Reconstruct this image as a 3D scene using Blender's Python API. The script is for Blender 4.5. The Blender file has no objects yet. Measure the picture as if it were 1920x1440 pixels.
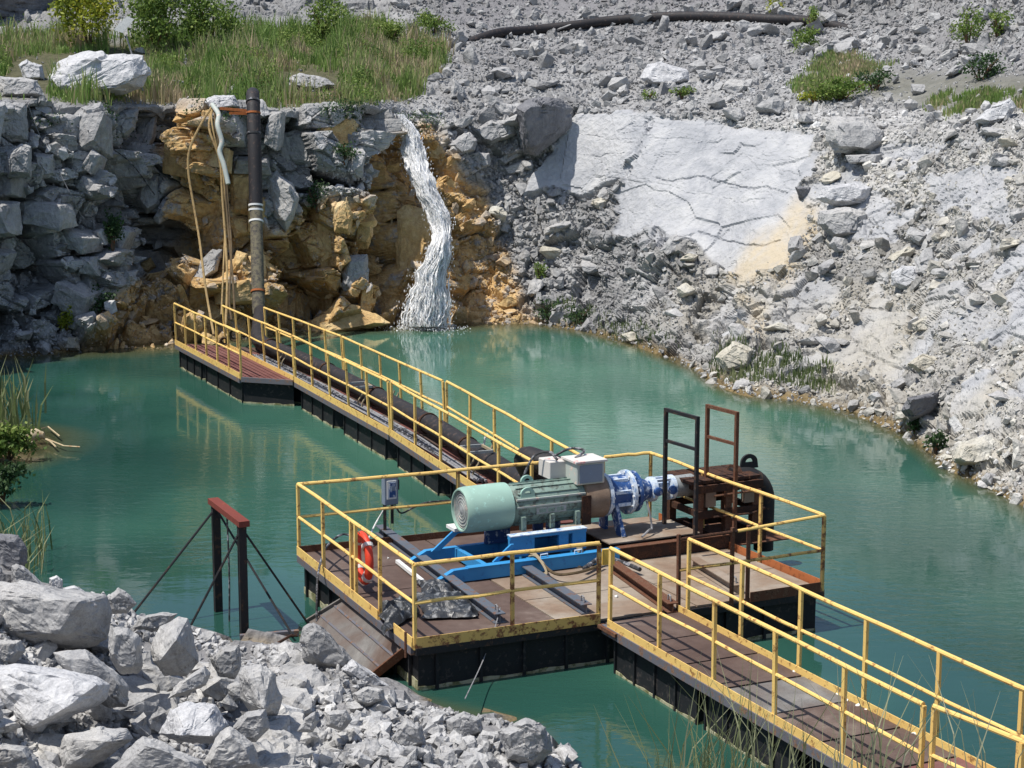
import bpy, bmesh, math, random
import numpy as np
from mathutils import Vector, Matrix
from mathutils.bvhtree import BVHTree

# ------------------------------------------------------------ camera, light, exposure
scene = bpy.context.scene
COL = scene.collection
FPX, PITCH, ROLL, CAMZ = 3439.34, 0.172944, 0.001988, 8.22
cam_d = bpy.data.cameras.new('camera'); cam = bpy.data.objects.new('camera', cam_d); COL.objects.link(cam)
cam_d.sensor_width = 36; cam_d.lens = FPX/1920*36; cam_d.clip_end = 1500; cam_d.clip_start = .1
cam.matrix_world = Matrix.Translation((0, 0, CAMZ)) @ Matrix.Rotation(math.pi/2-PITCH, 4, 'X') @ Matrix.Rotation(ROLL, 4, 'Z')
scene.camera = cam
SUN = Vector((-.38, -.18, .91)).normalized()
w = bpy.data.worlds.new('World'); scene.world = w; w.use_nodes = True
nt = w.node_tree; nt.nodes.clear()
sky = nt.nodes.new('ShaderNodeTexSky'); sky.sky_type = 'NISHITA'; sky.sun_disc = False
sky.sun_elevation = math.asin(SUN.z); sky.sun_rotation = math.atan2(SUN.x, SUN.y)
sky.air_density = 1.0; sky.dust_density = 1.0
bg = nt.nodes.new('ShaderNodeBackground'); bg.inputs[1].default_value = .12
wo = nt.nodes.new('ShaderNodeOutputWorld')
nt.links.new(sky.outputs[0], bg.inputs[0]); nt.links.new(bg.outputs[0], wo.inputs[0])
sd = bpy.data.lights.new('sun', 'SUN'); sd.energy = 4.4; sd.angle = math.radians(.53); sd.color = (1, .955, .88)
so = bpy.data.objects.new('sun', sd); COL.objects.link(so)
so.rotation_euler = SUN.to_track_quat('Z', 'Y').to_euler(); so.location = (-20, 0, 40)
vs = scene.view_settings; vs.view_transform = 'Standard'; vs.look = 'None'; vs.exposure = 0.18; vs.gamma = 1; vs.use_curve_mapping = False

random.seed(7); RNG = np.random.default_rng(11)
DECK = .65; TOP = 1.75

# ------------------------------------------------------------ calibration: photo pixel (1920x1440) -> world
_c, _s = math.cos(ROLL), math.sin(ROLL); _ct, _st = math.cos(PITCH), math.sin(PITCH)
def ray(px, py):
    u, v = px-960, py-720; u, v = _c*u+_s*v, -_s*u+_c*v
    return Vector((u, FPX*_ct-v*_st, -FPX*_st-v*_ct))
def at(px, py, z=None, Y=None):
    d = ray(px, py); t = (z-CAMZ)/d.z if z is not None else Y/d.y
    return d*t+Vector((0, 0, CAMZ))
def ray_np(px, py):
    u, v = px-960, py-720; u, v = _c*u+_s*v, -_s*u+_c*v
    return np.stack([u, FPX*_ct-v*_st, -FPX*_st-v*_ct], -1)
def topx(P):
    P = np.asarray(P, float); x, y, z = P[..., 0], P[..., 1], P[..., 2]-CAMZ
    zc = y*_ct-z*_st; yc = -z*_ct-y*_st; u = FPX*x/zc; v = FPX*yc/zc
    return 960+_c*u-_s*v, 720+_s*u+_c*v

# ------------------------------------------------------------ numpy noise
def h3(i, j, k, seed=0):
    n = (i.astype(np.int64)*374761393+j.astype(np.int64)*668265263+k.astype(np.int64)*2147483647+seed*974634777) & 0xffffffff
    n = ((n ^ (n >> 13))*1274126177) & 0xffffffff
    n = ((n ^ (n >> 15))*2246822519) & 0xffffffff
    return ((n ^ (n >> 16)) & 0xffffff)/float(0x1000000)
def vnoise(P, seed=0):
    F = np.floor(P).astype(np.int64); f = P-F; f = f*f*(3-2*f); r = 0
    for a in (0, 1):
        for b in (0, 1):
            for c in (0, 1):
                wgt = (f[:, 0] if a else 1-f[:, 0])*(f[:, 1] if b else 1-f[:, 1])*(f[:, 2] if c else 1-f[:, 2])
                r = r+wgt*h3(F[:, 0]+a, F[:, 1]+b, F[:, 2]+c, seed)
    return r*2-1
def fbm(P, s, oct=4, seed=0):
    r = 0; a = 1; t = 0
    for o in range(oct):
        r = r+a*vnoise(P*(2.03**o)/s, seed+o*17); t += a; a *= .5
    return r/t
def worley(P, s, seed=0):
    Q = P/np.asarray(s, float); F = np.floor(Q).astype(np.int64)
    f1 = np.full(len(P), 9.); f2 = f1.copy(); cid = np.zeros((len(P), 3), np.int64); cen = np.zeros((len(P), 3))
    for a in (-1, 0, 1):
        for b in (-1, 0, 1):
            for c in (-1, 0, 1):
                I, J, K = F[:, 0]+a, F[:, 1]+b, F[:, 2]+c
                C = np.stack([I+h3(I, J, K, seed), J+h3(I, J, K, seed+1), K+h3(I, J, K, seed+2)], 1)
                d = ((Q-C)**2).sum(1)**.5
                m = d < f1; f2 = np.where(m, f1, np.minimum(f2, d)); f1 = np.where(m, d, f1)
                cid[m] = np.stack([I, J, K], 1)[m]; cen[m] = C[m]
    return f1, f2, cid, (Q-cen)
def blocks(P, s, seed=0, tilt=.6, crack=.06):
    """random block height in -1..1 with a tilted plane per block and a joint between blocks"""
    f1, f2, c, rel = worley(P, s, seed)
    I, J, K = c.T
    h = h3(I, J, K, seed+5)*2-1
    tv = np.stack([h3(I, J, K, seed+6), h3(I, J, K, seed+7), h3(I, J, K, seed+8)], 1)*2-1
    e = f2-f1
    return h+tilt*2*(tv*rel).sum(1), np.clip(1-e/crack, 0, 1), h
def smooth(a, b, x):
    t = np.clip((x-a)/(b-a), 0, 1); return t*t*(3-2*t)
def inpoly(px, py, poly):
    """signed distance in px: positive inside"""
    px = np.asarray(px, float); py = np.asarray(py, float)
    ins = np.zeros(px.shape, bool); d = np.full(px.shape, 1e9); n = len(poly)
    for i in range(n):
        x0, y0 = poly[i]; x1, y1 = poly[(i+1) % n]
        cnd = ((y0 > py) != (y1 > py)) & (px < (x1-x0)*(py-y0)/((y1-y0) or 1e-9)+x0); ins ^= cnd
        dx, dy = x1-x0, y1-y0; t = np.clip(((px-x0)*dx+(py-y0)*dy)/(dx*dx+dy*dy+1e-9), 0, 1)
        d = np.minimum(d, np.hypot(px-x0-t*dx, py-y0-t*dy))
    return np.where(ins, d, -d)

# ------------------------------------------------------------ materials
def mat(name): 
    m = bpy.data.materials.new(name); m.use_nodes = True; n = m.node_tree; n.nodes.clear()
    o = n.nodes.new('ShaderNodeOutputMaterial'); p = n.nodes.new('ShaderNodeBsdfPrincipled'); n.links.new(p.outputs[0], o.inputs[0])
    return m, n, p, o
def N(n, t, **k):
    x = n.nodes.new('ShaderNode'+t)
    for a, b in k.items():
        if a.startswith('i_'): x.inputs[a[2:].replace('_', ' ')].default_value = b
        else: setattr(x, a, b)
    return x
def noise(n, co, sc, det=5, rough=.6, dist=0):
    x = N(n, 'TexNoise'); x.inputs['Scale'].default_value = sc; x.inputs['Detail'].default_value = det; x.inputs['Roughness'].default_value = rough; x.inputs['Distortion'].default_value = dist
    n.links.new(co, x.inputs['Vector']); return x.outputs['Fac']
def ramp(n, fac, stops):
    r = N(n, 'ValToRGB'); e = r.color_ramp.elements
    while len(e) < len(stops): e.new(.5)
    for q, (p, c) in zip(e, stops): q.position = p; q.color = c if len(c) == 4 else (*c, 1)
    n.links.new(fac, r.inputs[0]); return r.outputs[0]
def mix(n, fac, a, b, mode='MIX'):
    m = N(n, 'Mix', data_type='RGBA', blend_type=mode)
    for v, s in ((fac, 0), (a, 6), (b, 7)):
        if hasattr(v, 'links') or hasattr(v, 'is_linked'): n.links.new(v, m.inputs[s])
        else: m.inputs[s].default_value = v if s == 0 else (*v, 1)[:4]
    return m.outputs[2]
def bump(n, p, h, dist, strength=1., prev=None):
    b = N(n, 'Bump'); b.inputs['Distance'].default_value = dist; b.inputs['Strength'].default_value = strength
    n.links.new(h, b.inputs['Height'])
    if prev: n.links.new(prev, b.inputs['Normal'])
    n.links.new(b.outputs[0], p.inputs['Normal']); return b.outputs[0]
def coords(n, kind='Object'):
    return N(n, 'TexCoord').outputs[kind]
def wpos(n): return N(n, 'NewGeometry').outputs['Position']

def N_col(n, co, sc):
    x = N(n, 'TexNoise'); x.inputs['Scale'].default_value = sc; n.links.new(co, x.inputs['Vector']); return x.outputs['Color']
def rock_mat(name, cols, stain=True, scale=1., rough=.9):
    m, n, p, o = mat(name); co = wpos(n)
    a = noise(n, co, .9*scale, 6, .65); b = noise(n, co, 7*scale, 5, .7); c = noise(n, co, 45*scale, 3, .6)
    base = ramp(n, a, [(.3, cols[0]), (.5, cols[1]), (.7, cols[2])])
    base = mix(n, .55, base, ramp(n, b, [(.3, (.35, .35, .35)), (.5, (.55, .55, .55)), (.72, (.72, .72, .7))]), 'OVERLAY')
    speck = ramp(n, c, [(.35, (.38, .38, .38)), (.65, (.62, .62, .62))])
    base = mix(n, .5, base, speck, 'OVERLAY')
    at_ = N(n, 'Attribute', attribute_name='var'); base = mix(n, 1, base, at_.outputs['Color'], 'MULTIPLY') if stain else base
    if stain:
        st = N(n, 'Attribute', attribute_name='stain')
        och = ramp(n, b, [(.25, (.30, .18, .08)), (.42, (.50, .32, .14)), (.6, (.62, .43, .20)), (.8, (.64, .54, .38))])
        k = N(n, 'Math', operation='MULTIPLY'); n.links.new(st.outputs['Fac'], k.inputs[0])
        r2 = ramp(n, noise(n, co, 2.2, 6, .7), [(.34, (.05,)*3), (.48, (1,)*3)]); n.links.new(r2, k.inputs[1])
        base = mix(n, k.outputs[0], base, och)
    n.links.new(base, p.inputs['Base Color']); p.inputs['Roughness'].default_value = rough; p.inputs['Specular IOR Level'].default_value = .25
    wv = N(n, 'Mix', data_type='RGBA', blend_type='LINEAR_LIGHT'); wv.inputs[0].default_value = .12; n.links.new(co, wv.inputs[6]); n.links.new(N_col(n, co, 3.), wv.inputs[7])
    vo = N(n, 'TexVoronoi', feature='F1'); vo.inputs['Scale'].default_value = 5.5; n.links.new(wv.outputs[2], vo.inputs['Vector'])
    v2 = N(n, 'TexVoronoi', feature='F1'); v2.inputs['Scale'].default_value = 16; n.links.new(wv.outputs[2], v2.inputs['Vector'])
    x = bump(n, p, vo.outputs['Distance'], .05, .8); x = bump(n, p, v2.outputs['Distance'], .018, .7, x); x = bump(n, p, b, .025, .6, x); bump(n, p, c, .010, .6, x)
    return m
GREY = [(.235, .232, .232), (.335, .332, .33), (.42, .416, .41)]
M = {}
M['rock'] = rock_mat('limestone_grey', GREY)
M['ochre'] = rock_mat('limestone_ochre', [(.32, .19, .085), (.54, .37, .17), (.64, .49, .29)], stain=False)
M['cream'] = rock_mat('limestone_cream', [(.36, .33, .27), (.46, .43, .36), (.50, .49, .45)], stain=False)
M['pale'] = rock_mat('limestone_pale', [(.40, .40, .41), (.47, .47, .48), (.52, .52, .53)], stain=False)
M['boulder'] = rock_mat('limestone_boulder', [(.25, .248, .25), (.35, .347, .345), (.44, .428, .41)], stain=False)
M['darkrock_and_shade'] = rock_mat('limestone_dark_and_shade', [(.12, .12, .13), (.17, .17, .18), (.24, .24, .25)], stain=False)  # dark limestone, also used to put shade into the top rock banks

def paint(name, col, rust=.35, rough=.45, spec=.4, rustcol=(.12, .045, .02), scale=9, rust2=None, metal=0):
    m, n, p, o = mat(name); co = wpos(n)
    a = noise(n, co, scale, 6, .7); b = noise(n, co, scale*5, 4, .6); g = noise(n, co, scale*.15, 3, .6)
    c = mix(n, .35, col, ramp(n, g, [(.3, (.38,)*3), (.7, (.62,)*3)]), 'OVERLAY')
    k = ramp(n, a, [(.62-rust*.35, (0,)*3), (.70-rust*.3, (1,)*3)])
    c = mix(n, k, c, ramp(n, b, [(.3, rustcol), (.7, rust2 or tuple(min(1, q*2.4) for q in rustcol))]))
    n.links.new(c, p.inputs['Base Color']); p.inputs['Roughness'].default_value = rough; p.inputs['Metallic'].default_value = metal
    p.inputs['Specular IOR Level'].default_value = spec
    rr = ramp(n, a, [(.3, (rough,)*3), (.7, (min(1, rough+.35),)*3)]); n.links.new(rr, p.inputs['Roughness'])
    bump(n, p, b, .004, .5); return m
M['yellow'] = paint('yellow_paint', (.80, .54, .17), .2, .5, .4, (.18, .09, .03))
M['yellow_worn'] = paint('yellow_paint_worn', (.66, .44, .14), .38, .6, .3, (.12, .05, .025))
M['black'] = paint('black_hull_paint', (.016, .017, .02), .18, .5, .3, (.035, .03, .028))
M['blacksteel'] = paint('black_steel', (.02, .02, .022), .2, .55, .3, (.05, .03, .02))
M['greysteel'] = paint('grey_channel_steel', (.13, .13, .15), .3, .6, .3, (.12, .07, .045))
M['bluegrey'] = paint('blue_grey_beam_paint', (.10, .115, .14), .25, .5, .4, (.09, .05, .035))
M['rust'] = paint('rusty_steel', (.13, .055, .032), .5, .85, .2, (.06, .025, .015), rust2=(.22, .12, .075))
M['rustdark'] = paint('dark_rusty_steel', (.045, .026, .02), .5, .85, .2, (.02, .013, .011), rust2=(.13, .06, .035))
M['rustred'] = paint('red_oxide_steel', (.17, .042, .03), .3, .7, .3, (.12, .03, .02))
M['rustorange'] = paint('orange_rusty_steel', (.42, .14, .05), .3, .8, .2, (.15, .05, .02))
M['blue'] = paint('bright_blue_paint', (.035, .26, .55), .1, .4, .5, (.02, .10, .25))
M['bluedark'] = paint('deep_blue_paint', (.02, .07, .22), .25, .4, .5, (.45, .50, .58), rust2=(.62, .68, .74))
M['bluewhite'] = paint('blue_paint_chalked_white', (.10, .24, .50), .75, .5, .5, (.40, .50, .62), rust2=(.72, .76, .80))
M['mint'] = paint('mint_green_paint', (.30, .46, .385), .14, .45, .4, (.22, .36, .31))
M['mintdark'] = paint('weathered_green_paint', (.21, .29, .25), .35, .5, .4, (.06, .07, .06))
M['greybox'] = paint('grey_box_paint', (.19, .235, .30), .1, .45, .4, (.12, .15, .2))
M['lightbox'] = paint('pale_grey_green_paint', (.42, .46, .42), .2, .5, .4, (.40, .30, .25))
M['white'] = paint('white_paint', (.72, .72, .70), .2, .6, .3, (.45, .40, .36))
M['pinkish'] = paint('faded_pink_lid', (.60, .57, .53), .12, .6, .3, (.45, .14, .13), scale=4)
M['redpl'] = paint('orange_red_plastic', (.72, .055, .02), .05, .4, .5, (.5, .04, .02))
M['grille'] = paint('grille_grey', (.30, .32, .32), .3, .6, .4, (.12, .13, .13), scale=30)
M['pipe'] = paint('black_plastic_pipe', (.022, .020, .022), .2, .5, .4, (.05, .035, .03))
M['pipeweather'] = paint('weathered_pipe', (.17, .15, .10), .45, .7, .3, (.05, .045, .04))
M['hose'] = paint('tan_hose', (.34, .24, .11), .25, .7, .3, (.12, .08, .04))
M['hosedark'] = paint('dirty_dark_hose', (.12, .085, .045), .3, .7, .3, (.05, .035, .02))
M['cable'] = paint('dark_cable', (.035, .035, .038), .35, .6, .4, (.16, .16, .17))
M['cablegrey'] = paint('grey_cable', (.26, .26, .27), .3, .6, .4, (.1, .1, .1))
M['rope'] = paint('tan_rope', (.33, .28, .19), .3, .9, .1, (.2, .15, .1), scale=40)
M['tarp'] = paint('black_plastic_sheet', (.028, .03, .033), .25, .28, .7, (.10, .105, .11))
M['wood'] = paint('driftwood', (.50, .42, .28), .3, .9, .1, (.25, .17, .1))
M['algae'] = paint('dried_waterline_scum', (.42, .40, .27), .45, .9, .1, (.10, .10, .05), scale=6)
M['yellowbright'] = paint('yellow_tag', (.66, .43, .08), .1, .5, .4, (.3, .2, .05))

def deck_mat(name, a_, b_, c_, tan):
    m, n, p, o = mat(name); co = wpos(n)
    f = noise(n, co, .7, 5, .6, .6); g = noise(n, co, 6, 6, .7); hh = noise(n, co, 40, 3, .6)
    c = ramp(n, f, [(.3, a_), (.46, b_), (.58, c_), (.72, tan)])
    c = mix(n, .6, c, ramp(n, g, [(.25, (.36,)*3), (.75, (.66,)*3)]), 'OVERLAY'); c = mix(n, .4, c, ramp(n, hh, [(.3, (.4,)*3), (.7, (.6,)*3)]), 'OVERLAY')
    n.links.new(c, p.inputs['Base Color']); p.inputs['Roughness'].default_value = .75; p.inputs['Specular IOR Level'].default_value = .25
    bump(n, p, g, .006, .5); return m
M['deck'] = deck_mat('rusty_deck_plate', (.075, .047, .038), (.10, .066, .054), (.125, .088, .073), (.20, .155, .13))
M['decktan'] = deck_mat('tan_rusty_deck_plate', (.19, .12, .08), (.25, .185, .135), (.30, .25, .20), (.38, .33, .27))
M['deckred'] = deck_mat('red_brown_deck_plank', (.12, .045, .04), (.15, .06, .052), (.17, .075, .065), (.20, .10, .09))
M['rampmat'] = deck_mat('ramp_plate_metal', (.10, .065, .05), (.14, .11, .095), (.17, .16, .15), (.26, .25, .235))

def leaf_mat(name, cols, trans=.35):
    m, n, p, o = mat(name)
    at_ = N(n, 'Attribute', attribute_name='var')
    c = ramp(n, at_.outputs['Fac'], [(0, cols[0]), (.5, cols[1]), (1, cols[2])])
    n.links.new(c, p.inputs['Base Color']); p.inputs['Roughness'].default_value = .6; p.inputs['Specular IOR Level'].default_value = .3
    t = N(n, 'BsdfTranslucent'); n.links.new(c, t.inputs[0]); mx = N(n, 'MixShader'); mx.inputs[0].default_value = trans
    n.links.new(p.outputs[0], mx.inputs[1]); n.links.new(t.outputs[0], mx.inputs[2]); n.links.new(mx.outputs[0], o.inputs[0]); return m
M['leafy'] = leaf_mat('yellow_green_leaves', [(.14, .20, .03), (.30, .35, .04), (.46, .44, .06)])
M['leafg'] = leaf_mat('green_leaves', [(.08, .14, .03), (.16, .25, .05), (.28, .34, .09)])
M['leafd'] = leaf_mat('dark_green_leaves', [(.03, .06, .025), (.05, .10, .035), (.08, .15, .05)])
M['grass'] = leaf_mat('bench_grass', [(.15, .26, .05), (.25, .33, .10), (.48, .38, .24)])
M['reed'] = leaf_mat('green_reed', [(.08, .12, .04), (.16, .21, .08), (.34, .34, .19)])
M['drygrass'] = leaf_mat('pale_dry_grass', [(.16, .19, .08), (.28, .30, .16), (.42, .42, .28)])
M['bark'] = paint('bark', (.10, .075, .05), .3, .9, .1)

def terrain_mat():
    m = rock_mat('quarry_rock_face', GREY); n = m.node_tree; p = [q for q in n.nodes if q.type == 'BSDF_PRINCIPLED'][0]
    src = p.inputs['Base Color'].links[0].from_socket; co = wpos(n)
    def A(x): return N(n, 'Attribute', attribute_name=x).outputs['Fac']
    # pale smooth slab stone
    sl = ramp(n, noise(n, co, .8, 7, .62, .8), [(.30, (.30, .31, .33)), (.5, (.40, .405, .42)), (.70, (.50, .50, .50))])
    c = mix(n, A('slab'), src, sl)
    # yellow mineral run on the slab
    mp = N(n, 'Mapping'); mp.inputs['Scale'].default_value = (3, 3, .5); n.links.new(co, mp.inputs[0])
    k = N(n, 'Math', operation='MULTIPLY'); n.links.new(A('yellow'), k.inputs[0]); n.links.new(ramp(n, noise(n, mp.outputs[0], .9, 5, .6), [(.25, (.4,)*3), (.55, (1,)*3)]), k.inputs[1])
    c = mix(n, k.outputs[0], c, (.52, .43, .29))
    # wet brown at the waterline, cream dust, soil
    c = mix(n, A('cream'), c, ramp(n, noise(n, co, 3, 6, .7), [(.3, (.30, .27, .22)), (.6, (.46, .42, .33)), (.8, (.50, .40, .30))]))
    c = mix(n, A('gravel'), c, ramp(n, noise(n, co, 5, 6, .75), [(.3, (.15, .145, .15)), (.7, (.26, .255, .26))]))
    c = mix(n, A('soil'), c, ramp(n, noise(n, co, 4, 6, .7), [(.3, (.05, .055, .025)), (.7, (.13, .12, .07))]))
    c = mix(n, A('wet'), c, ramp(n, noise(n, co, 6, 6, .7), [(.3, (.09, .065, .03)), (.7, (.26, .19, .09))]))
    n.links.new(c, p.inputs['Base Color']); return m
M['terrain'] = terrain_mat()

# ------------------------------------------------------------ object helpers
ROOTLOC = {}
def tag(o, label=None, cat=None, group=None, kind=None):
    if label: o['label'] = label
    if cat: o['category'] = cat
    if group: o['group'] = group
    if kind: o['kind'] = kind
    return o
def thing(name, label, cat, loc=(0, 0, 0), group=None):
    o = bpy.data.objects.new(name, None); COL.objects.link(o); o.location = loc; o.empty_display_size = .2
    tag(o, label, cat, group); ROOTLOC[o.name] = Vector(loc); return o
def off(parent):
    v = Vector((0, 0, 0))
    while parent is not None:
        v += parent.location; parent = parent.parent
    return v
class MB:
    def __init__(s): s.v = []; s.f = []
    def add(s, v, f):
        k = len(s.v); s.v += [tuple(q) for q in v]; s.f += [tuple(i+k for i in q) for q in f]; return s
    def hexa(s, b, t):
        return s.add(list(b)+list(t), [(3, 2, 1, 0), (4, 5, 6, 7), (0, 1, 5, 4), (1, 2, 6, 5), (2, 3, 7, 6), (3, 0, 4, 7)])
    def prism(s, poly, z0, z1):
        n = len(poly); v = [(p[0], p[1], z0) for p in poly]+[(p[0], p[1], z1) for p in poly]
        return s.add(v, [tuple(range(n))[::-1], tuple(range(n, 2*n))]+[(i, (i+1) % n, n+(i+1) % n, n+i) for i in range(n)])
    def beam(s, a, b, w_, h_, up=(0, 0, 1)):
        a, b = Vector(a), Vector(b); d = (b-a).normalized(); u = Vector(up)
        if abs(d.dot(u)) > .98: u = Vector((0, 1, 0))
        x = d.cross(u).normalized(); y = x.cross(d).normalized(); x = x*(w_/2); y = y*(h_/2)
        return s.hexa([a-x-y, a+x-y, a+x+y, a-x+y], [b-x-y, b+x-y, b+x+y, b-x+y])
    def tube(s, pts, r, n=8, cap=True):
        pts = [Vector(p) for p in pts]; k = len(s.v); m = len(pts); rr = r if isinstance(r, (list, tuple)) else [r]*m
        prev = None
        for i, p in enumerate(pts):
            d = (pts[min(i+1, m-1)]-pts[max(i-1, 0)]).normalized()
            if prev is None:
                u = Vector((0, 0, 1)) if abs(d.z) < .9 else Vector((1, 0, 0)); x = d.cross(u).normalized()
            else:
                x = (prev-d*prev.dot(d)).normalized()
            prev = x; y = d.cross(x)
            for j in range(n):
                a = 2*math.pi*j/n; q = p+(x*math.cos(a)+y*math.sin(a))*rr[i]; s.v.append(tuple(q))
        for i in range(m-1):
            for j in range(n):
                s.f.append((k+i*n+j, k+i*n+(j+1) % n, k+(i+1)*n+(j+1) % n, k+(i+1)*n+j))
        if cap: s.f.append(tuple(k+j for j in range(n))[::-1]); s.f.append(tuple(k+(m-1)*n+j for j in range(n)))
        return s
    def lathe(s, a, d, prof, n=28):
        """prof: (distance along d, radius)"""
        a = Vector(a); d = Vector(d).normalized(); u = Vector((0, 0, 1)) if abs(d.z) < .9 else Vector((1, 0, 0))
        if abs(d.x-.9019) < .002: prof = [(t*1.16, r) for t, r in prof]
        x = d.cross(u).normalized(); y = d.cross(x); k = len(s.v); m = len(prof)
        for t, r in prof:
            for j in range(n):
                q = 2*math.pi*j/n; s.v.append(tuple(a+d*t+(x*math.cos(q)+y*math.sin(q))*max(r, 1e-4)))
        for i in range(m-1):
            for j in range(n): s.f.append((k+i*n+j, k+i*n+(j+1) % n, k+(i+1)*n+(j+1) % n, k+(i+1)*n+j))
        s.f.append(tuple(k+j for j in range(n))[::-1]); s.f.append(tuple(k+(m-1)*n+j for j in range(n))); return s
    def build(s, name, m, parent=None, smooth=False, bevel=0, base=None):
        o_ = off(parent) if base is None else Vector(base)
        me = bpy.data.meshes.new(name); me.from_pydata([(a-o_.x, b-o_.y, c-o_.z) for a, b, c in s.v], [], s.f); me.update()
        bm = bmesh.new(); bm.from_mesh(me); bmesh.ops.recalc_face_normals(bm, faces=bm.faces)
        if bevel: bmesh.ops.bevel(bm, geom=bm.edges[:], offset=bevel, segments=1, affect='EDGES', clamp_overlap=True)
        bm.to_mesh(me); bm.free()
        me.materials.append(M[m] if isinstance(m, str) else m)
        if smooth:
            me.polygons.foreach_set('use_smooth', [True]*len(me.polygons))
            try: me.set_sharp_from_angle(angle=math.radians(40))
            except Exception: pass
        ob = bpy.data.objects.new(name, me); COL.objects.link(ob); ob.parent = parent
        if base is not None: ob.location = Vector(base)-(off(parent) if parent else Vector())
        return ob
def solo(mb, name, m, label, cat, group=None, base=None, **k):
    """a thing that is one mesh; origin at its base"""
    if base is None:
        V = np.array(mb.v); base = (V[:, 0].mean(), V[:, 1].mean(), V[:, 2].min())
    o = mb.build(name, m, None, base=base, **k); return tag(o, label, cat, group)
def rawmesh(name, V, F, m, attrs=None, smooth=False, loops=None):
    me = bpy.data.meshes.new(name); V = np.asarray(V, np.float32); F = np.asarray(F, np.int32)
    me.vertices.add(len(V)); me.vertices.foreach_set('co', V.ravel()); k = F.shape[1]
    me.loops.add(F.size); me.loops.foreach_set('vertex_index', F.ravel()); me.polygons.add(len(F))
    me.polygons.foreach_set('loop_start', np.arange(0, F.size, k, dtype=np.int32))
    try: me.polygons.foreach_set('loop_total', np.full(len(F), k, np.int32))
    except Exception: pass
    me.update(calc_edges=True)
    for a, val in (attrs or {}).items():
        if val.ndim == 1:
            q = me.attributes.new(a, 'FLOAT', 'POINT'); q.data.foreach_set('value', val.astype(np.float32))
        else:
            q = me.attributes.new(a, 'FLOAT_COLOR', 'POINT'); q.data.foreach_set('color', np.c_[val, np.ones(len(val))].astype(np.float32).ravel())
    me.polygons.foreach_set('use_smooth', np.full(len(F), smooth)); me.materials.append(M[m]); me.update()
    o = bpy.data.objects.new(name, me); COL.objects.link(o); return o
def spline(pts, n=8):
    P = [Vector(p) for p in pts]; P = [2*P[0]-P[1]]+P+[2*P[-1]-P[-2]]; out = []
    for i in range(1, len(P)-2):
        for k in range(n):
            t = k/n; a, b, c, d = P[i-1:i+3]
            out.append(.5*((2*b)+(-a+c)*t+(2*a-5*b+4*c-d)*t*t+(-a+3*b-3*c+d)*t**3))
    out.append(P[-2]); return out

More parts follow.
